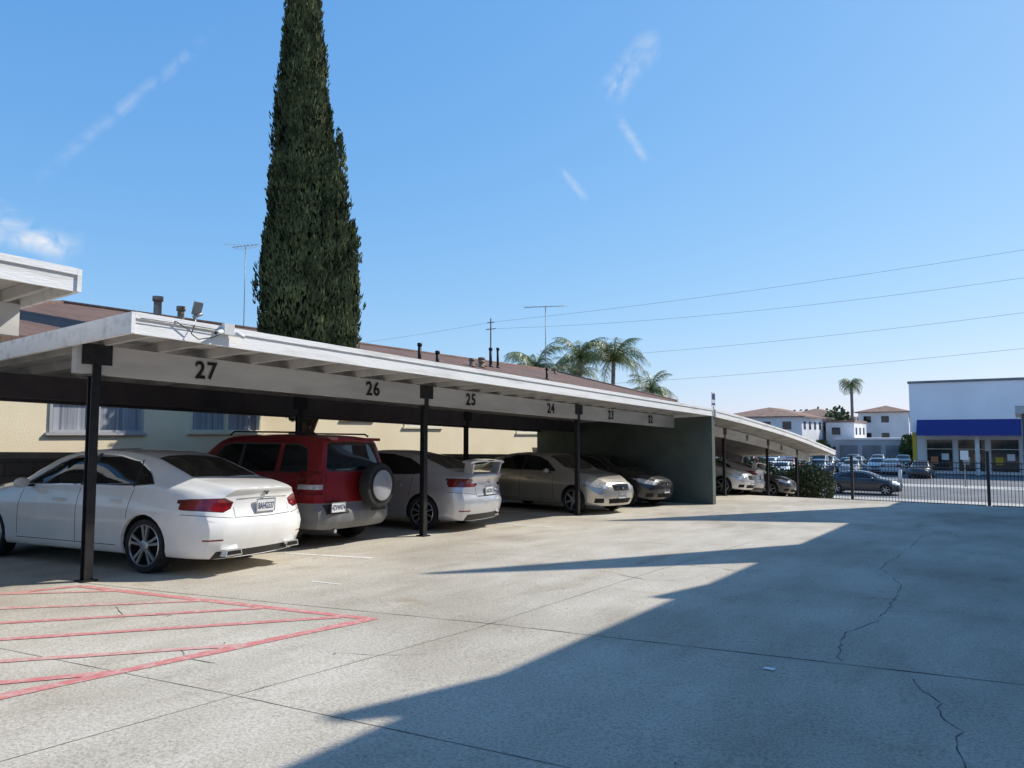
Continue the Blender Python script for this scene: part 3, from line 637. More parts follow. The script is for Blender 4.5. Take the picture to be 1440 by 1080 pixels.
def build_car(S):
    L=S['L']; bm=bmesh.new()
    n=84
    us=[L*(i/n-.05*math.sin(2*math.pi*i/n)) for i in range(n+1)]
    zb=S['zb']
    def section(u):
        zt=smooth_tab(u,S['top']); zbl=smooth_tab(u,S['belt']); wb=smooth_tab(u,S['wbelt']); wm=smooth_tab(u,S['wmid']); wr=smooth_tab(u,S['wroof'])
        zt=max(zt,zbl+.015); k=S.get('k',.88); zre=zbl+(zt-zbl)*k; g=min(1,(zt-zbl)/.3)
        zlow=zb+.09; zm=S.get('zm',.58)
        P=[(0,zb),(wm*.80,zb),(wm*.955,zb+.045),(wm*.985,zlow+.10),(wm,min(zm,zbl-.18)),(wm*.992,min(zm,zbl-.18)+ (zbl-zm)*.45),(wb,zbl),
           (wb+(wr-wb)*(.50-.04*g),zbl+(zre-zbl)*.5),(wr,zre),(wr*.86,zre+(zt-zre)*.55),(wr*.5,zt-(zt-zre)*.12),(0,zt)]
        return catmull(P,3)
    def warp(u,y,z):
        W=S['wmid'][len(S['wmid'])//2][1]; q=abs(y)/W
        dr=max(0,1-u/.55)**1.5; df=max(0,1-(L-u)/.6)**1.5
        x=u+dr*(smooth_tab(z,S['xr'])+S.get('pcr',.10)*q*q+S.get('pc7',.10)*q**7)-df*(smooth_tab(z,S['xf'])+S.get('pcf',.16)*q*q+.14*q**7)
        return Vector((x,y,z))
    rings=[]
    for u in us:
        rings.append([bm.verts.new(warp(u,y,z)) for (y,z) in section(u)])
    for a,b in zip(rings,rings[1:]):
        for i in range(len(a)-1): bm.faces.new([a[i],a[i+1],b[i+1],b[i]])
    for ring,u in ((rings[0],0.0),(rings[-1],L)):
        sec=section(u); m=6; cols_=[ring]
        for k in range(m-1,-1,-1):
            t=k/m; cols_.append([bm.verts.new(warp(u,y*t,z)) for (y,z) in sec])
        for a,b in zip(cols_,cols_[1:]):
            for i in range(len(a)-1):
                try: bm.faces.new([a[i],a[i+1],b[i+1],b[i]])
                except: pass
    bmesh.ops.remove_doubles(bm,verts=bm.verts[:],dist=.0008)
    bmesh.ops.dissolve_degenerate(bm,dist=.0004,edges=bm.edges[:])
    bmesh.ops.recalc_face_normals(bm,faces=bm.faces[:])
    sgn=sum(1 if f.normal.y*f.calc_center_median().y>0 else -1 for f in bm.faces if abs(f.normal.y)>.7)
    if sgn<0: bmesh.ops.reverse_faces(bm,faces=bm.faces[:])
    for f in bm.faces: f.smooth=True
    def cut(ax,poly,mat,filt,op=None,inset=0,rim=None,depth=-.006):
        i0,i1={'y':(0,2),'x':(1,2),'z':(0,1)}[ax]
        mn0=min(p[0] for p in poly)-.12; mx0=max(p[0] for p in poly)+.12; mn1=min(p[1] for p in poly)-.12; mx1=max(p[1] for p in poly)+.12
        for k in range(len(poly)):
            a=poly[k]; b=poly[(k+1)%len(poly)]; no=Vector((0,0,0)); no[i0]=(b[1]-a[1]); no[i1]=-(b[0]-a[0])
            if no.length<1e-9: continue
            co=Vector((0,0,0)); co[i0]=a[0]; co[i1]=a[1]
            fs=[]
            for f in bm.faces:
                c=f.calc_center_median()
                if mn0<c[i0]<mx0 and mn1<c[i1]<mx1 and filt(c,f.normal): fs.append(f)
            g=set(fs)
            for f in fs: g.update(f.edges); g.update(f.verts)
            bmesh.ops.bisect_plane(bm,geom=list(g),plane_co=co,plane_no=no.normalized(),dist=1e-5)
        bm.normal_update(); sel=[]
        for f in bm.faces:
            c=f.calc_center_median()
            if not (mn0<c[i0]<mx0 and mn1<c[i1]<mx1 and filt(c,f.normal)): continue
            ok=True; sg=0
            for k in range(len(poly)):
                a=poly[k]; b=poly[(k+1)%len(poly)]; cr=(b[0]-a[0])*(c[i1]-a[1])-(b[1]-a[1])*(c[i0]-a[0])
                if abs(cr)<1e-7: continue
                if sg==0: sg=1 if cr>0 else -1
                elif (cr>0)!=(sg>0): ok=False; break
            if ok: sel.append(f)
        if op=='delete': bmesh.ops.delete(bm,geom=sel,context='FACES'); return
        for f in sel: f.material_index=CM.index(mat)
        if inset and sel:
            r=bmesh.ops.inset_region(bm,faces=sel,thickness=inset,depth=depth,use_boundary=False,use_even_offset=True)
            for f in r['faces']: f.material_index=CM.index(rim or 'trim')
    side=lambda c,n:c.y>.45 and abs(n.y)>.42
    fr={'side':side,'topw':lambda c,n:abs(n.y)<.62 and n.z>.1,'rear':lambda c,n:c.x<.62 and (n.x<-.12 or c.x<.45) and n.z<.93,'rearflat':lambda c,n:c.x<.6 and n.x<-.45,'front':lambda c,n:c.x>L-.75 and n.z<.93,'any':lambda c,n:True}
    for (ax,poly,mat,fn,kw) in S['cuts']: cut(ax,poly,mat,fr[fn],**kw)
    for xa in S['axles']:
        R=S['arch']; zc=S['wr']; poly=[(xa+R*math.cos(t),zc+R*math.sin(t)) for t in [2*math.pi*i/22 for i in range(22)]]
        cut('y',poly,'paint',lambda c,n:c.y>.52,op='delete')
        es=[e for e in bm.edges if e.is_boundary and all(abs((v.co.x-xa)**2+(v.co.z-zc)**2-R*R)<.02 and v.co.y>.5 for v in e.verts)]
        if es:
            r=bmesh.ops.extrude_edge_only(bm,edges=es); nv=[v for v in r['geom'] if isinstance(v,bmesh.types.BMVert)]
            for v in nv: v.co.y-=.035; d=Vector((v.co.x-xa,0,v.co.z-zc)); d.normalize(); v.co-=d*.008
            nf=[g for g in r['geom'] if isinstance(g,bmesh.types.BMFace)]
            for f in nf: f.material_index=CM.index(S.get('archmat','paint'))
            es2=[e for e in bm.edges if e.is_boundary and all(v in nv for v in e.verts)]
            r=bmesh.ops.extrude_edge_only(bm,edges=es2)
            for v in [v for v in r['geom'] if isinstance(v,bmesh.types.BMVert)]: v.co.y=.40
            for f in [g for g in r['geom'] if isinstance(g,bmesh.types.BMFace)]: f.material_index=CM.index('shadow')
    geo=bm.verts[:]+bm.edges[:]+bm.faces[:]
    d=bmesh.ops.duplicate(bm,geom=geo); dv=[g for g in d['geom'] if isinstance(g,bmesh.types.BMVert)]; df=[g for g in d['geom'] if isinstance(g,bmesh.types.BMFace)]
    for v in dv: v.co.y*=-1
    bmesh.ops.reverse_faces(bm,faces=df)
    bmesh.ops.remove_doubles(bm,verts=[v for v in bm.verts if abs(v.co.y)<.002],dist=.001)
    mb=MB([]); mb.bm.free(); mb.bm=bm; mb.mats=CM; mb.idx={n:i for i,n in enumerate(CM)}
    W=S['wmid'][len(S['wmid'])//2][1]
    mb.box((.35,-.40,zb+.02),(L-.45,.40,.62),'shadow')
    wr=S['wr']-.01; q=S.get('rimr',.74)
    for xa in S['axles']:
        for sg in (-1,1):
            yo=sg*(W-.025); c=Vector((xa,yo,wr)); ax=Vector((0,-sg,0)); rr=wr
            mb.lathe(c,ax,[(rr*q,.012),(rr*(q+.08),0),(rr*.94,.006),(rr*.985,.03),(rr,.06),(rr,.16),(rr*.97,.20),(rr*.7,.21)],'tyre',36)
            mb.lathe(c,ax,[(rr*q,.012),(rr*(q-.03),.006),(rr*(q-.055),.02),(rr*(q-.08),.10),(rr*.3,.11),(.001,.11)],'rim',36,mats=['rim','rim','trim','shadow','shadow'])
            ns=S['spokes']; 
            for k in range(ns):
                for off in S.get('dbl',(0,)):
                    t=2*math.pi*k/ns+.3; ux=Vector((math.cos(t),0,math.sin(t))); vx=Vector((-math.sin(t),0,math.cos(t)))
                    w0=S.get('sw0',.035)*rr/.32; w1=S.get('sw1',.022)*rr/.32; P=[]
                    for dd in (.045,.018):
                        for (ra,ww) in ((rr*.10,w0),(rr*(q-.04),w1)):
                            for s2 in (-1,1): P.append(c+ax*(dd if ra<rr*.3 else dd-.006)+ux*ra+vx*(ww*s2+off*(ra/rr)))
                    mb.hexa([P[0],P[1],P[3],P[2],P[4],P[5],P[7],P[6]],'rim')
            mb.lathe(c,ax,[(rr*.2,.04),(rr*.2,.014),(rr*.17,.008),(.001,.008)],'rim',20)
    for sg in (-1,1):
        xm,zm_=S['mirror']; yb=smooth_tab(xm,S['wbelt'])
        r=bmesh.ops.create_uvsphere(mb.bm,u_segments=16,v_segments=10,radius=1)
        for v in r['verts']:
            v.co=Vector((xm+v.co.x*.07*(1 if v.co.x>0 else .6),sg*(yb+.13)+v.co.y*.10,zm_+v.co.z*.065))
        for f in {f for v in r['verts'] for f in v.link_faces}: f.smooth=True; f.material_index=CM.index(S.get('mirmat','paint'))
        mb.box((xm-.02,min(sg*(yb-.03),sg*(yb+.08)),zm_-.05),(xm+.03,max(sg*(yb-.03),sg*(yb+.08)),zm_-.02),'trim')
        for xh,zh in S['handles']:
            yw=W*.992; a=sg*(yw-.008); b=sg*(yw+.028)
            mb.box((xh,min(a,b),zh),(xh+.19,max(a,b),zh+.028),S.get('handmat','paint'))
    if 'extra' in S: S['extra'](mb,S)
    bm.normal_update()
    me=D.meshes.new("car_mesh"); bm.to_mesh(me); bm.free()
    for m in CM: me.materials.append(M[m])
    me.set_sharp_from_angle(angle=rad(42))
    return me
def door_cuts(xs,z0,z1,sill=True,slant=0):
    c=[]
    for x in xs: c.append(('y',[(x,z0),(x+.009,z0),(x+.009+slant,z1),(x+slant,z1)],'gap','side',{}))
    return c
def sedan_spec(**k):
    S=dict(L=4.69,zb=.19,zm=.60,axles=(1.06,3.86),arch=.355,wr=.325,spokes=5,dbl=(-.055,.055),sw0=.012,sw1=.017,pcr=.11,pcf=.2,
      top=[(0,1.015),(.10,1.045),(.35,1.075),(.62,1.10),(.95,1.235),(1.35,1.365),(1.75,1.425),(2.2,1.44),(2.6,1.42),(2.92,1.345),(3.25,1.18),(3.52,1.03),(3.7,.99),(4.1,.93),(4.45,.84),(4.69,.74)],
      belt=[(0,.93),(.6,.965),(1.2,.965),(2.2,.93),(3.2,.905),(3.7,.885),(4.2,.82),(4.69,.64)],
      wbelt=[(0,.70),(.3,.775),(.9,.83),(2.2,.845),(3.4,.835),(4.2,.76),(4.69,.60)],
      wmid=[(0,.80),(.25,.86),(.6,.89),(1.06,.905),(2.3,.90),(3.86,.905),(4.25,.87),(4.5,.81),(4.69,.72)],
      wroof=[(0,.55),(.5,.60),(.9,.585),(1.35,.56),(2.2,.575),(2.9,.575),(3.3,.64),(3.55,.66),(4.2,.58),(4.69,.45)],
      xr=[(.19,.10),(.3,.055),(.42,.015),(.55,.0),(.62,.03),(.75,.055),(.9,.05),(1.0,.0),(1.05,.03)],
      xf=[(.19,.12),(.35,.02),(.5,0),(.62,.02),(.75,.10)],
      mirror=(3.12,.985),handles=[(1.42,.80),(2.42,.785)])
    S['cuts']=[('y',[(1.02,1.02),(1.22,1.17),(1.48,1.285),(1.85,1.355),(2.3,1.365),(2.62,1.335),(2.9,1.235),(3.27,1.0),(3.30,.965),(1.3,.995)],'glass','side',dict(inset=.014,rim='chrome')),
      ('y',[(2.18,.98),(2.25,.98),(2.23,1.37),(2.17,1.37)],'trim','side',{}),('y',[(1.30,.98),(1.325,.98),(1.46,1.30),(1.44,1.30)],'trim','side',{}),
      ('z',[(.66,-.02),(.70,.545),(1.30,.50),(1.36,.3),(1.38,-.02)],'glass','topw',dict(inset=.012)),
      ('z',[(2.86,-.02),(2.88,.50),(3.40,.60),(3.50,.3),(3.53,-.02)],'glass','topw',dict(inset=.012))]
    S['cuts']+=door_cuts((2.20,),.30,.95)+door_cuts((3.28,),.34,.90,slant=-.02)+door_cuts((1.33,),.62,.96,slant=-.05)
    S['cuts']+=[('y',[(1.5,.295),(3.3,.295),(3.3,.303),(1.5,.303)],'gap','side',{})]
    S.update(k); return S
def plate(mb,x,y,z,sgn,w=.155,h=.075,bars=False):
    mb.box((min(x,x+sgn*.012),y-w,z-h),(max(x,x+sgn*.012),y+w,z+h),'plate')
    xx=x+sgn*.0135
    if bars:
        for i in range(7):
            yy=y-w*.78+i*w*.26; mb.box((min(xx,xx+sgn*.001),yy-.010,z-.042),(max(xx,xx+sgn*.001),yy+.010,z+.03),'platetxt')
    for yy in (y-w,y+w): mb.box((min(x-.002*sgn,x+sgn*.016),yy-.004,z-h-.004),(max(x-.002*sgn,x+sgn*.016),yy+.004,z+h+.004),'chrome')
    for zz in (z-h,z+h): mb.box((min(x-.002*sgn,x+sgn*.017),y-w,zz-.004),(max(x-.002*sgn,x+sgn*.017),y+w,zz+.004),'chrome')
def ptext(car,body,x,y,z,size=.105): text("plate_number",body,size,(x,y,z),(rad(90),0,rad(-90)),'platetxt',car,ext=.0005,xs=.62,bold=.001)

# --- white saloon: rounded tail, low curved boot
def ex_c(mb,S):
    plate(mb,.055,0,.775,-1); 
    mb.lathe((.058,0,.935),(-1,0,0),[(.038,0),(.040,.012),(.033,.014),(.033,.008),(.001,.008)],'chrome',24,mats=['chrome','chrome','chrome','trim'])
    for t in range(3):
        a=math.pi/2+t*2*math.pi/3; mb.cyl((.045,0,.935),(.045,math.cos(a)*.034,.935+math.sin(a)*.034),.004,'chrome',5)
    for sg in (-1,1):   # flattened chrome tail-pipe finishers
        for (yy,zz,ww,hh,xx,mt) in ((.50,.262,.125,.036,.030,'chrome'),(.50,.262,.105,.022,.026,'shadow')):
            P=[]
            for x in (xx,xx+.10):
                for (a,b) in ((-1,-1),(1,-1),(.86,1),(-.86,1)): P.append(Vector((x+.05*abs(yy+a*ww-.4),sg*(yy+a*ww),zz+b*hh)))
            mb.hexa([P[0],P[1],P[2],P[3],P[4],P[5],P[6],P[7]],mt)
S=sedan_spec(extra=ex_c,rimr=.77,pcr=.13,pc7=.13)
S['top']=[(0,.985),(.10,1.015),(.35,1.055),(.60,1.09),(.95,1.215),(1.35,1.355),(1.75,1.42),(2.2,1.44)]+S['top'][8:]
S['belt']=[(0,.85),(.3,.905),(.7,.955),(1.2,.965)]+S['belt'][3:]
S['wbelt']=[(0,.66),(.3,.755),(.9,.83)]+S['wbelt'][3:]
S['wmid']=[(0,.78),(.25,.85),(.6,.89)]+S['wmid'][3:]
S['wroof']=[(0,.48),(.3,.545),(.6,.575),(.9,.58),(1.35,.56)]+S['wroof'][4:]
S['xr']=[(.19,.11),(.3,.06),(.42,.015),(.53,.0),(.60,.02),(.68,.055),(.80,.085),(.9,.075),(.98,.03),(1.02,.05)]
S['cuts'][3]=('z',[(.66,-.02),(.70,.53),(1.30,.50),(1.36,.3),(1.38,-.02)],'glass','topw',dict(inset=.012))
S['cuts']+=[('x',[(.46,.83),(.50,.755),(.60,.715),(.96,.755),(.96,.83),(.80,.872),(.58,.882)],'tail','rear',dict(inset=.006,rim='gap',depth=.0)),
  ('x',[(-.02,.862),(.43,.850),(.43,.867),(-.02,.879)],'chrome','rear',{}),
  ('x',[(-.02,.195),(.70,.195),(.66,.28),(-.02,.28)],'trim','rear',{}),
  ('x',[(.455,.65),(.463,.65),(.463,.77),(.455,.77)],'gap','rear',{}),('x',[(-.02,.642),(.46,.652),(.46,.660),(-.02,.650)],'gap','rear',{}),
  ('x',[(.48,.645),(.95,.70),(.95,.707),(.48,.652)],'gap','rear',{}),
  ('x',[(.62,.40),(.80,.40),(.80,.420),(.62,.420)],'tail','rear',{})]
me_c=build_car(S)
def place(me,name,loc,heading_deg,color,scale=.955,metal=0):
    o=D.objects.new(name,me); COL.objects.link(o); o.location=loc; o.rotation_euler=(0,0,rad(heading_deg)); o.scale=(scale,)*3; o.color=(*color,1-metal); return o
def park(me,name,x,y,head,color,scale=.955,metal=0):
    """x,y = centre of the REAR bumper (local origin); heading 180 = nose towards -X"""
    o=place(me,name,(x,y,gz(y)+.004),head,color,scale,metal)
    sl=math.atan((gz(y+.5)-gz(y-.5)))
    o.rotation_mode='QUATERNION'
    o.rotation_quaternion=(Matrix.Rotation(sl,4,'X')@Matrix.Rotation(rad(head),4,'Z')).to_quaternion()
    return o
c1=park(me_c,"white_sedan",-7.22,5.55,180+11,(.86,.85,.83)); ptext(c1,"8AHG537",.0405,0,.765)

# --- red SUV
def ex_suv(mb,S):
    plate(mb,-.03,.50,.60,-1,w=.15,h=.07)
    y,z=-.30,.90; x=-.02
    mb.lathe((x,y,z),(-1,0,0),[(.335,-.0),(.35,.03),(.35,.14),(.33,.175),(.25,.185),(.235,.19)],'tyre',40)
    mb.lathe((x,y,z),(-1,0,0),[(.24,.185),(.235,.20),(.20,.215),(.10,.222),(.001,.223)],'cover',40)
    mb.lathe((x,y,z),(-1,0,0),[(.25,.186),(.25,.199),(.236,.2)],'trim',40)
    mb.cyl((x+.1,y,z),(x,y,z),.12,'trim',12)
    for sg in (-1,1):
        mb.tube([(.35,sg*.60,1.665),(.42,sg*.60,1.70),(2.1,sg*.60,1.715),(2.2,sg*.60,1.66)],.014,'trim',6)
    mb.box((.02,-.5,1.59),(.22,.5,1.635),'paint'); mb.box((.018,-.12,1.60),(.024,.12,1.62),'tail')
    mb.tube([(.03,-.0,1.12),(.0,.22,1.16)],.008,'trim',5)
    mb.cyl((.20,.45,.24),(.05,.45,.24),.03,'chrome',10)
S=dict(L=3.95,zb=.27,zm=.70,k=.90,axles=(.80,3.28),arch=.375,wr=.34,spokes=5,sw0=.04,sw1=.035,pcr=.05,pcf=.16,archmat='clad',rimr=.66,
  top=[(0,1.60),(.12,1.645),(.5,1.675),(1.3,1.69),(2.0,1.675),(2.35,1.61),(2.7,1.37),(3.0,1.16),(3.2,1.10),(3.6,1.03),(3.95,.93)],
  belt=[(0,1.03),(1,1.02),(2.5,1.0),(3.2,.98),(3.7,.90),(3.95,.8)],
  wbelt=[(0,.78),(.3,.815),(1,.83),(2.5,.83),(3.3,.80),(3.95,.66)],
  wmid=[(0,.82),(.25,.855),(1,.87),(2.2,.865),(3.3,.87),(3.7,.84),(3.95,.74)],
  wroof=[(0,.60),(.4,.64),(1.5,.65),(2.3,.62),(2.8,.66),(3.2,.64),(3.95,.5)],
  xr=[(.27,.06),(.4,-.03),(.56,-.04),(.62,.03),(.9,.04),(1.05,.05),(1.6,.17)],xf=[(.27,.1),(.5,0),(.7,.02),(.95,.1)],
  mirror=(2.65,1.10),handles=[(1.0,.93),(1.95,.92)],mirmat='paint',handmat='trim',extra=ex_suv)
S['cuts']=[('y',[(.32,1.10),(.42,1.46),(.60,1.535),(2.1,1.54),(2.25,1.50),(2.62,1.10)],'glass','side',dict(inset=.02,rim='trim')),
  ('y',[(.88,1.08),(.98,1.08),(.98,1.56),(.90,1.56)],'paint','side',{}),('y',[(1.72,1.08),(1.80,1.08),(1.79,1.56),(1.73,1.56)],'trim','side',{}),
  ('z',[(2.38,-.02),(2.40,.54),(2.88,.60),(2.98,.3),(3.0,-.02)],'glass','topw',dict(inset=.012)),
  ('x',[(-.02,1.12),(.60,1.12),(.64,1.18),(.55,1.53),(.50,1.56),(-.02,1.57)],'glass','rearflat',dict(inset=.02,rim='trim')),
  ('x',[(.70,.78),(.90,.78),(.90,1.10),(.80,1.14),(.70,1.12)],'tail','rear',dict(inset=.006,rim='gap',depth=0)),
  ('x',[(.70,.86),(.90,.86),(.90,.93),(.70,.93)],'head','rear',{}),
  ('y',[(-.2,.2),(4.2,.2),(4.2,.50),(-.2,.50)],'clad','any',{}),('x',[(-.02,.2),(1,.2),(1,.66),(-.02,.66)],'clad','rear',{}),
  ('x',[(.26,.50),(.70,.50),(.70,.64),(.26,.64)],'trim','rearflat',{}),
  ('x',[(.655,.66),(.665,.66),(.665,1.1),(.655,1.1)],'gap','rear',{})]
S['cuts']+=door_cuts((1.76,),.5,1.08)+door_cuts((.93,),.75,1.08)+door_cuts((2.66,),.52,1.0)
me_suv=build_car(S)
c2=park(me_suv,"red_suv",-8.05,7.78,180+6,(.31,.014,.020),.955,metal=.45); ptext(c2,"4ZVW074",-.0445,.50,.595)

# --- silver saloon with wing spoiler
def ex_l(mb,S):
    plate(mb,.03,0,.72,-1); H=.045
    for sg in (-1,1):
        mb.hexa([Vector(p) for p in [(.10,sg*.55-.02,1.02),(.28,sg*.55-.02,1.04),(.28,sg*.55+.02,1.04),(.10,sg*.55+.02,1.02),(.05,sg*.59-.02,1.215+H),(.22,sg*.59-.02,1.225+H),(.22,sg*.59+.02,1.225+H),(.05,sg*.59+.02,1.215+H)]],'paint')
    N=12
    for i in range(N):
        def pr(t):
            y=-.70+1.40*t; q=(2*t-1)**2; dz=-.035*q*q+H; c=.01+.05*q
            return [Vector((c+0,y,1.21+dz)),Vector((c+.21-.03*q,y,1.235+dz)),Vector((c+.21-.03*q,y,1.262+dz)),Vector((c-.01,y,1.25+dz))]
        a=pr(i/N); b=pr((i+1)/N); mb.hexa([a[0],a[1],b[1],b[0],a[3],a[2],b[2],b[3]],'paint')
    mb.box((-.008,-.12,1.225+H),(-.004,.12,1.238+H),'tail')
    for k in range(3):
        a=math.pi/2+k*2*math.pi/3; u=Vector((0,math.cos(a),math.sin(a))); w=Vector((0,-math.sin(a),math.cos(a))); c=Vector((.028,0,.885)); mb.face([c,c+u*.025+w*.014,c+u*.05,c+u*.025-w*.014],'trim')
    mb.cyl((.2,-.45,.27),(.02,-.45,.27),.045,'chrome',14,caps=False)
S=sedan_spec(extra=ex_l,L=4.55,dbl=(0,),spokes=10,sw0=.016,sw1=.014,axles=(.98,3.62),mirror=(3.0,1.0))
S['top']=[(0,1.03),(.12,1.055),(.5,1.09),(.85,1.22),(1.3,1.385),(1.75,1.455),(2.1,1.465),(2.5,1.44),(2.8,1.355),(3.15,1.18),(3.42,1.04),(3.6,1.0),(4.0,.94),(4.35,.85),(4.55,.76)]
for k_ in ('belt','wbelt','wmid','wroof'): S[k_]=[(a*4.55/4.69,b*(.975 if k_!='belt' else 1.01)) for a,b in S[k_]]
S['cuts']=[('y',[(.98,1.04),(1.15,1.18),(1.4,1.30),(1.8,1.38),(2.2,1.39),(2.52,1.35),(2.8,1.24),(3.15,1.01),(3.18,.975),(1.2,1.01)],'glass','side',dict(inset=.014,rim='trim')),
      ('y',[(2.08,.98),(2.15,.98),(2.13,1.39),(2.07,1.39)],'trim','side',{}),
      ('z',[(.60,-.02),(.64,.53),(1.22,.49),(1.28,.3),(1.30,-.02)],'glass','topw',dict(inset=.012)),
      ('z',[(2.76,-.02),(2.78,.49),(3.28,.58),(3.38,.3),(3.41,-.02)],'glass','topw',dict(inset=.012)),
      ('x',[(.40,.84),(.50,.80),(.96,.80),(.96,.955),(.62,.955)],'tail','rear',dict(inset=.006,rim='gap',depth=0)),
      ('x',[(.40,.865),(.58,.865),(.58,.92),(.50,.92)],'head','rear',{}),
      ('x',[(-.02,.195),(.72,.195),(.66,.31),(-.02,.31)],'trim','rear',{}),('x',[(-.02,.62),(.40,.62),(.44,.63),(.44,.638),(-.02,.638)],'gap','rear',{}),
      ('x',[(.44,.63),(.45,.63),(.47,.82),(.46,.82)],'gap','rear',{}),('x',[(.45,.66),(.95,.71),(.95,.718),(.45,.668)],'gap','rear',{}),('x',[(.62,.36),(.80,.36),(.80,.385),(.62,.385)],'tail','rear',{})]
S['cuts']+=door_cuts((2.10,),.30,.97)+door_cuts((3.15,),.34,.92)+door_cuts((1.25,),.62,.98,slant=-.05)
me_l=build_car(S)
c3=park(me_l,"silver_sedan",-7.85,10.80,180+10,(.70,.705,.75),.95,metal=.6); ptext(c3,"6GKT812",.0155,0,.712)

# --- nose-out saloon (front end modelled)
def ex_f(mb,S):
    L=S['L']; 
    for i in range(5): mb.box((L-.035,-.26,.56+.028*i),(L-.025,.26,.566+.028*i),'chrome')
    mb.lathe((L-.01,0,.63),(1,0,0),[(.045,0),(.045,.012),(.001,.016)],'chrome',16)
    plate(mb,L-.02,0,.44,1,bars=True)
def front_cuts(L):
    return [('x',[(.46,.60),(.60,.585),(.86,.66),(.86,.77),(.74,.775),(.48,.69)],'head','front',dict(inset=.008,rim='trim',depth=0)),
      ('x',[(-.02,.545),(.30,.545),(.36,.70),(-.02,.715)],'gap','front',{}),('x',[(-.02,.25),(.40,.25),(.46,.36),(-.02,.38)],'gap','front',{}),
      ('x',[(.56,.27),(.76,.27),(.76,.38),(.60,.38)],'gap','front',dict(inset=.01,rim='trim')),
      ('x',[(-.02,.735),(.44,.715),(.44,.722),(-.02,.742)],'gap','front',{})]
S=sedan_spec(extra=ex_f,dbl=(0,),spokes=6,sw0=.03,sw1=.026,zb=.2); S['cuts']+=front_cuts(4.69)+[('x',[(.50,.80),(.95,.80),(.95,.93),(.55,.93)],'tail','rear',{})]
me_f=build_car(S)
park(me_f,"tan_sedan",-11.9,16.0,-8,(.58,.55,.50),.955,metal=.65)
park(me_f,"dark_sedan",-12.0,18.62,-4,(.010,.009,.010),.94)
# beyond the dividing wall
park(me_suv,"parked_suv",-8.4,22.6,180,(.03,.032,.036),.95)
park(me_f,"parked_car",-12.0,25.6,0,(.7,.7,.7),.95,metal=.5); park(me_l,"parked_car",-8.0,28.4,180,(.55,.55,.57),.95); park(me_f,"parked_car",-12.0,31.4,0,(.05,.05,.06),.95)
cl=[(.02,.02,.025),(.6,.6,.6),(.25,.26,.28),(.05,.06,.09),(.35,.03,.03),(.7,.7,.7),(.12,.12,.13),(.03,.05,.12)]
def flat(me,x,y,h,c): o=place(me,"parked_car",(x,y,ZS+.005),h,c,1.0)
flat(me_f,-10.6,50.8,0,(.015,.016,.02)); 
for i in range(9): flat(random.choice([me_f,me_f,me_l]),-29+i*2.75,75+random.uniform(-.3,.3),90+random.choice([0,180]),cl[(i*3)%8])
for i in range(7): flat(random.choice([me_f,me_c,me_l]),-31+i*2.8,88+random.uniform(-.3,.3),-90,cl[(i*5+2)%8])
for i in range(6): flat(me_f,-16+i*2.6,97+random.uniform(-.3,.3),-90,cl[(0,6,3,0,2,6)[i]])
for i in range(4): flat((me_f,me_suv,me_f,me_f)[i],-19.5+i*2.7,82.5+random.uniform(-.3,.3),-90,cl[(6,0,3,1)[i]])
for i in range(5): flat((me_f,me_f,me_suv,me_f,me_l)[i],-28+i*2.9,66.5+random.uniform(-.3,.3),-90,cl[(1,0,6,4,5)[i]])
flat(me_f,-20,56.5,0,(.3,.3,.32)); 
root=empty("bollard"); mb=MB(['whiteplastic','orange']); mb.cyl((-7.6,64,ZS),(-7.6,64,ZS+1.0),.12,'whiteplastic',10); mb.cyl((-7.6,64,ZS+1.0),(-7.6,64,ZS+1.1),.12,'orange',10,r2=.02); mb.obj("post",root)
for x,y,h in ((-13.6,62,2.8),(-3.2,61.5,2.5),(-17.2,71,3.2)):
    root=empty("street_sign"); mb=MB(['galv','whiteplastic']); mb.cyl((x,y,ZS),(x,y,ZS+h),.035,'galv',8); mb.box((x-.25,y-.07,ZS+h-.6),(x+.25,y-.05,ZS+h+.05),'whiteplastic'); mb.obj("post",root)
mb=MB(['whiteplastic','crack'])
for k in range(90):
    x=random.uniform(-7.5,0); y=random.uniform(2,14); s=random.uniform(.006,.016); a=random.uniform(0,6)
    c=Vector((x,y,gz(y)+.006)); u=Vector((math.cos(a),math.sin(a),.1))*s; w=Vector((-math.sin(a),math.cos(a),0))*s*.6; mb.face([c-u,c-w,c+u,c+w],'crack')
mb.face([(-1.45,5.05,gz(5)+.007),(-1.38,5.04,gz(5)+.007),(-1.37,5.08,gz(5)+.014),(-1.44,5.09,gz(5)+.008)],'whiteplastic')
mb.obj("leaf_litter")

# ------------------------------------------------------------------ camera, sun, sky
cam=D.cameras.new("Camera"); co=D.objects.new("Camera",cam); COL.objects.link(co); SC.camera=co
co.location=(0,0,1.42); co.rotation_euler=(math.pi/2+math.atan(72/1040),0,rad(34.32)); cam.lens=26; cam.sensor_width=36; cam.clip_end=6000; cam.clip_start=.05
EL=rad(42); hx,hy=.54,.842   # horizontal direction towards the sun
sd=Vector((hx*math.cos(EL),hy*math.cos(EL),math.sin(EL)))
su=D.lights.new("sun",'SUN'); su.energy=5.0; su.angle=rad(.53); su.color=(1,.955,.87); so=D.objects.new("sun",su); COL.objects.link(so)
so.rotation_euler=sd.to_track_quat('Z','Y').to_euler(); so.location=(30,40,60)
w=D.worlds.new("World"); SC.world=w; w.use_nodes=True; nt=w.node_tree; N=nt.nodes; Lk=nt.links
bg=N['Background']; bg.inputs['Strength'].default_value=.11
sky=N.new('ShaderNodeTexSky'); sky.sky_type='NISHITA'; sky.sun_disc=False; sky.sun_elevation=EL; sky.sun_rotation=math.atan2(hx,hy); sky.air_density=1.0; sky.dust_density=.4; sky.ozone_density=2.0
tc=N.new('ShaderNodeTexCoord')
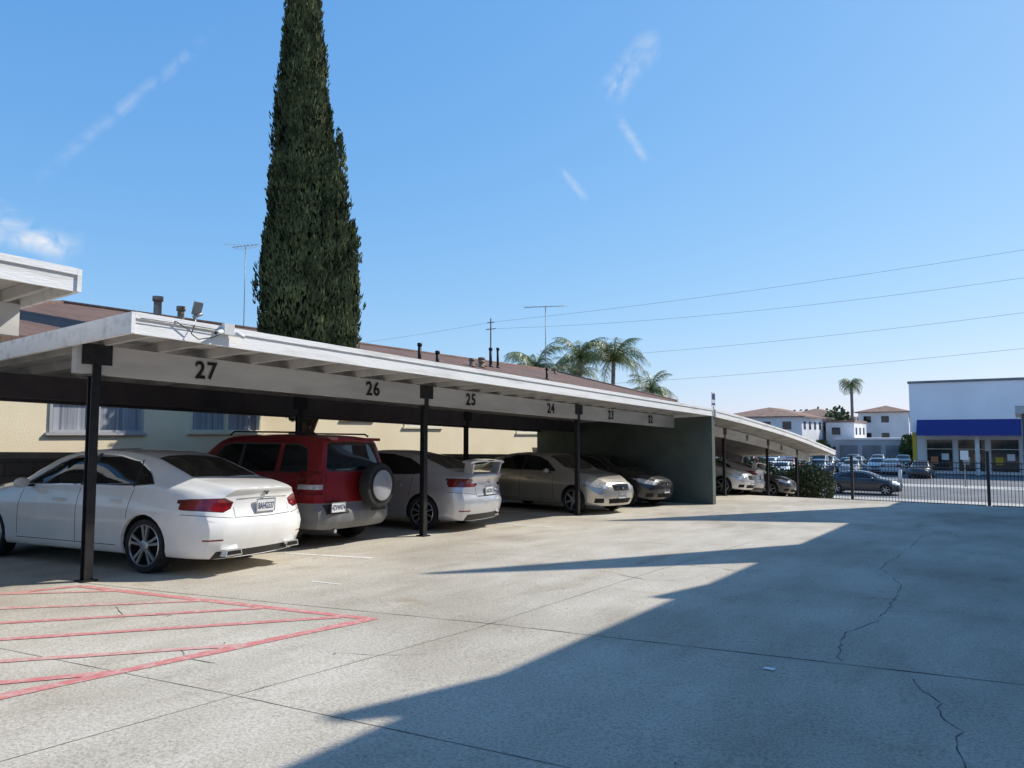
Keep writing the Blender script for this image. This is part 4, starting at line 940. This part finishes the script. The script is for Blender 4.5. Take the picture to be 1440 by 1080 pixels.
def vdir(az,el): az=rad(az);el=rad(el); return Vector((math.sin(az)*math.cos(el),math.cos(az)*math.cos(el),math.sin(el)))
def math_(op,a,b=None,c=None,clamp=False):
    n=N.new('ShaderNodeMath'); n.operation=op; n.use_clamp=clamp
    for i,x in enumerate((a,b,c)):
        if x is None: continue
        if isinstance(x,(int,float)): n.inputs[i].default_value=x
        else: Lk.new(x,n.inputs[i])
    return n.outputs[0]
# clear-day colour response of the atmosphere (flattens the Nishita gradient)
sp=N.new('ShaderNodeSeparateColor'); Lk.new(sky.outputs[0],sp.inputs[0]); cb=N.new('ShaderNodeCombineColor')
for ch,(g,k) in enumerate(((.90,1.12),(.56,2.38),(.30,5.0))):
    Lk.new(math_('MULTIPLY',math_('POWER',sp.outputs[ch],g),k),cb.inputs[ch])
def dot(v):
    n=N.new('ShaderNodeVectorMath'); n.operation='DOT_PRODUCT'; Lk.new(tc.outputs['Generated'],n.inputs[0]); n.inputs[1].default_value=v; return n.outputs['Value']
nzs=N.new('ShaderNodeTexNoise'); nzs.inputs['Scale'].default_value=26; nzs.inputs['Detail'].default_value=7; nzs.inputs['Distortion'].default_value=1.5; Lk.new(tc.outputs['Generated'],nzs.inputs['Vector'])
nf=math_('MULTIPLY_ADD',nzs.outputs['Fac'],3.4,-1.15,clamp=True)
total=None
for p,q,wd,st in [((-67.3,16.8),(-57.5,26.96),.009,.20),((-26.7,25.0),(-22.8,28.7),.022,.34),((-26.0,23.7),(-23.8,20.5),.008,.34),((-30.5,20.1),(-28.4,17.9),.007,.30),((-72,15.0),(-65.6,11.8),.020,.5),((-71,12.3),(-65,12.7),.016,.45)]:
    a=vdir(*p); b=vdir(*q); c=(a+b).normalized(); t=(b-a); half=t.length/2; t=(t-c*t.dot(c)).normalized(); n2=c.cross(t)
    u=math_('ABSOLUTE',dot(t)); v=math_('ABSOLUTE',dot(n2))
    mu=math_('SUBTRACT',1.15,math_('DIVIDE',u,half),clamp=True); mv=math_('SUBTRACT',1.0,math_('DIVIDE',v,wd),clamp=True)
    mu=math_('MINIMUM',math_('MULTIPLY',mu,2.0),1.0)
    front=math_('GREATER_THAN',dot(c),.5)
    m=math_('MULTIPLY',math_('MULTIPLY',mu,mv),math_('MULTIPLY',front,st)); m=math_('MULTIPLY',m,nf)
    total=m if total is None else math_('ADD',total,m,clamp=True)
mx=N.new('ShaderNodeMix'); mx.data_type='RGBA'; Lk.new(total,mx.inputs[0]); Lk.new(cb.outputs[0],mx.inputs[6]); mx.inputs[7].default_value=(8.0,8.2,8.5,1)
Lk.new(mx.outputs[2],bg.inputs['Color'])
SC.view_settings.view_transform='Standard'; SC.view_settings.look='None'; SC.view_settings.exposure=0; SC.view_settings.gamma=1
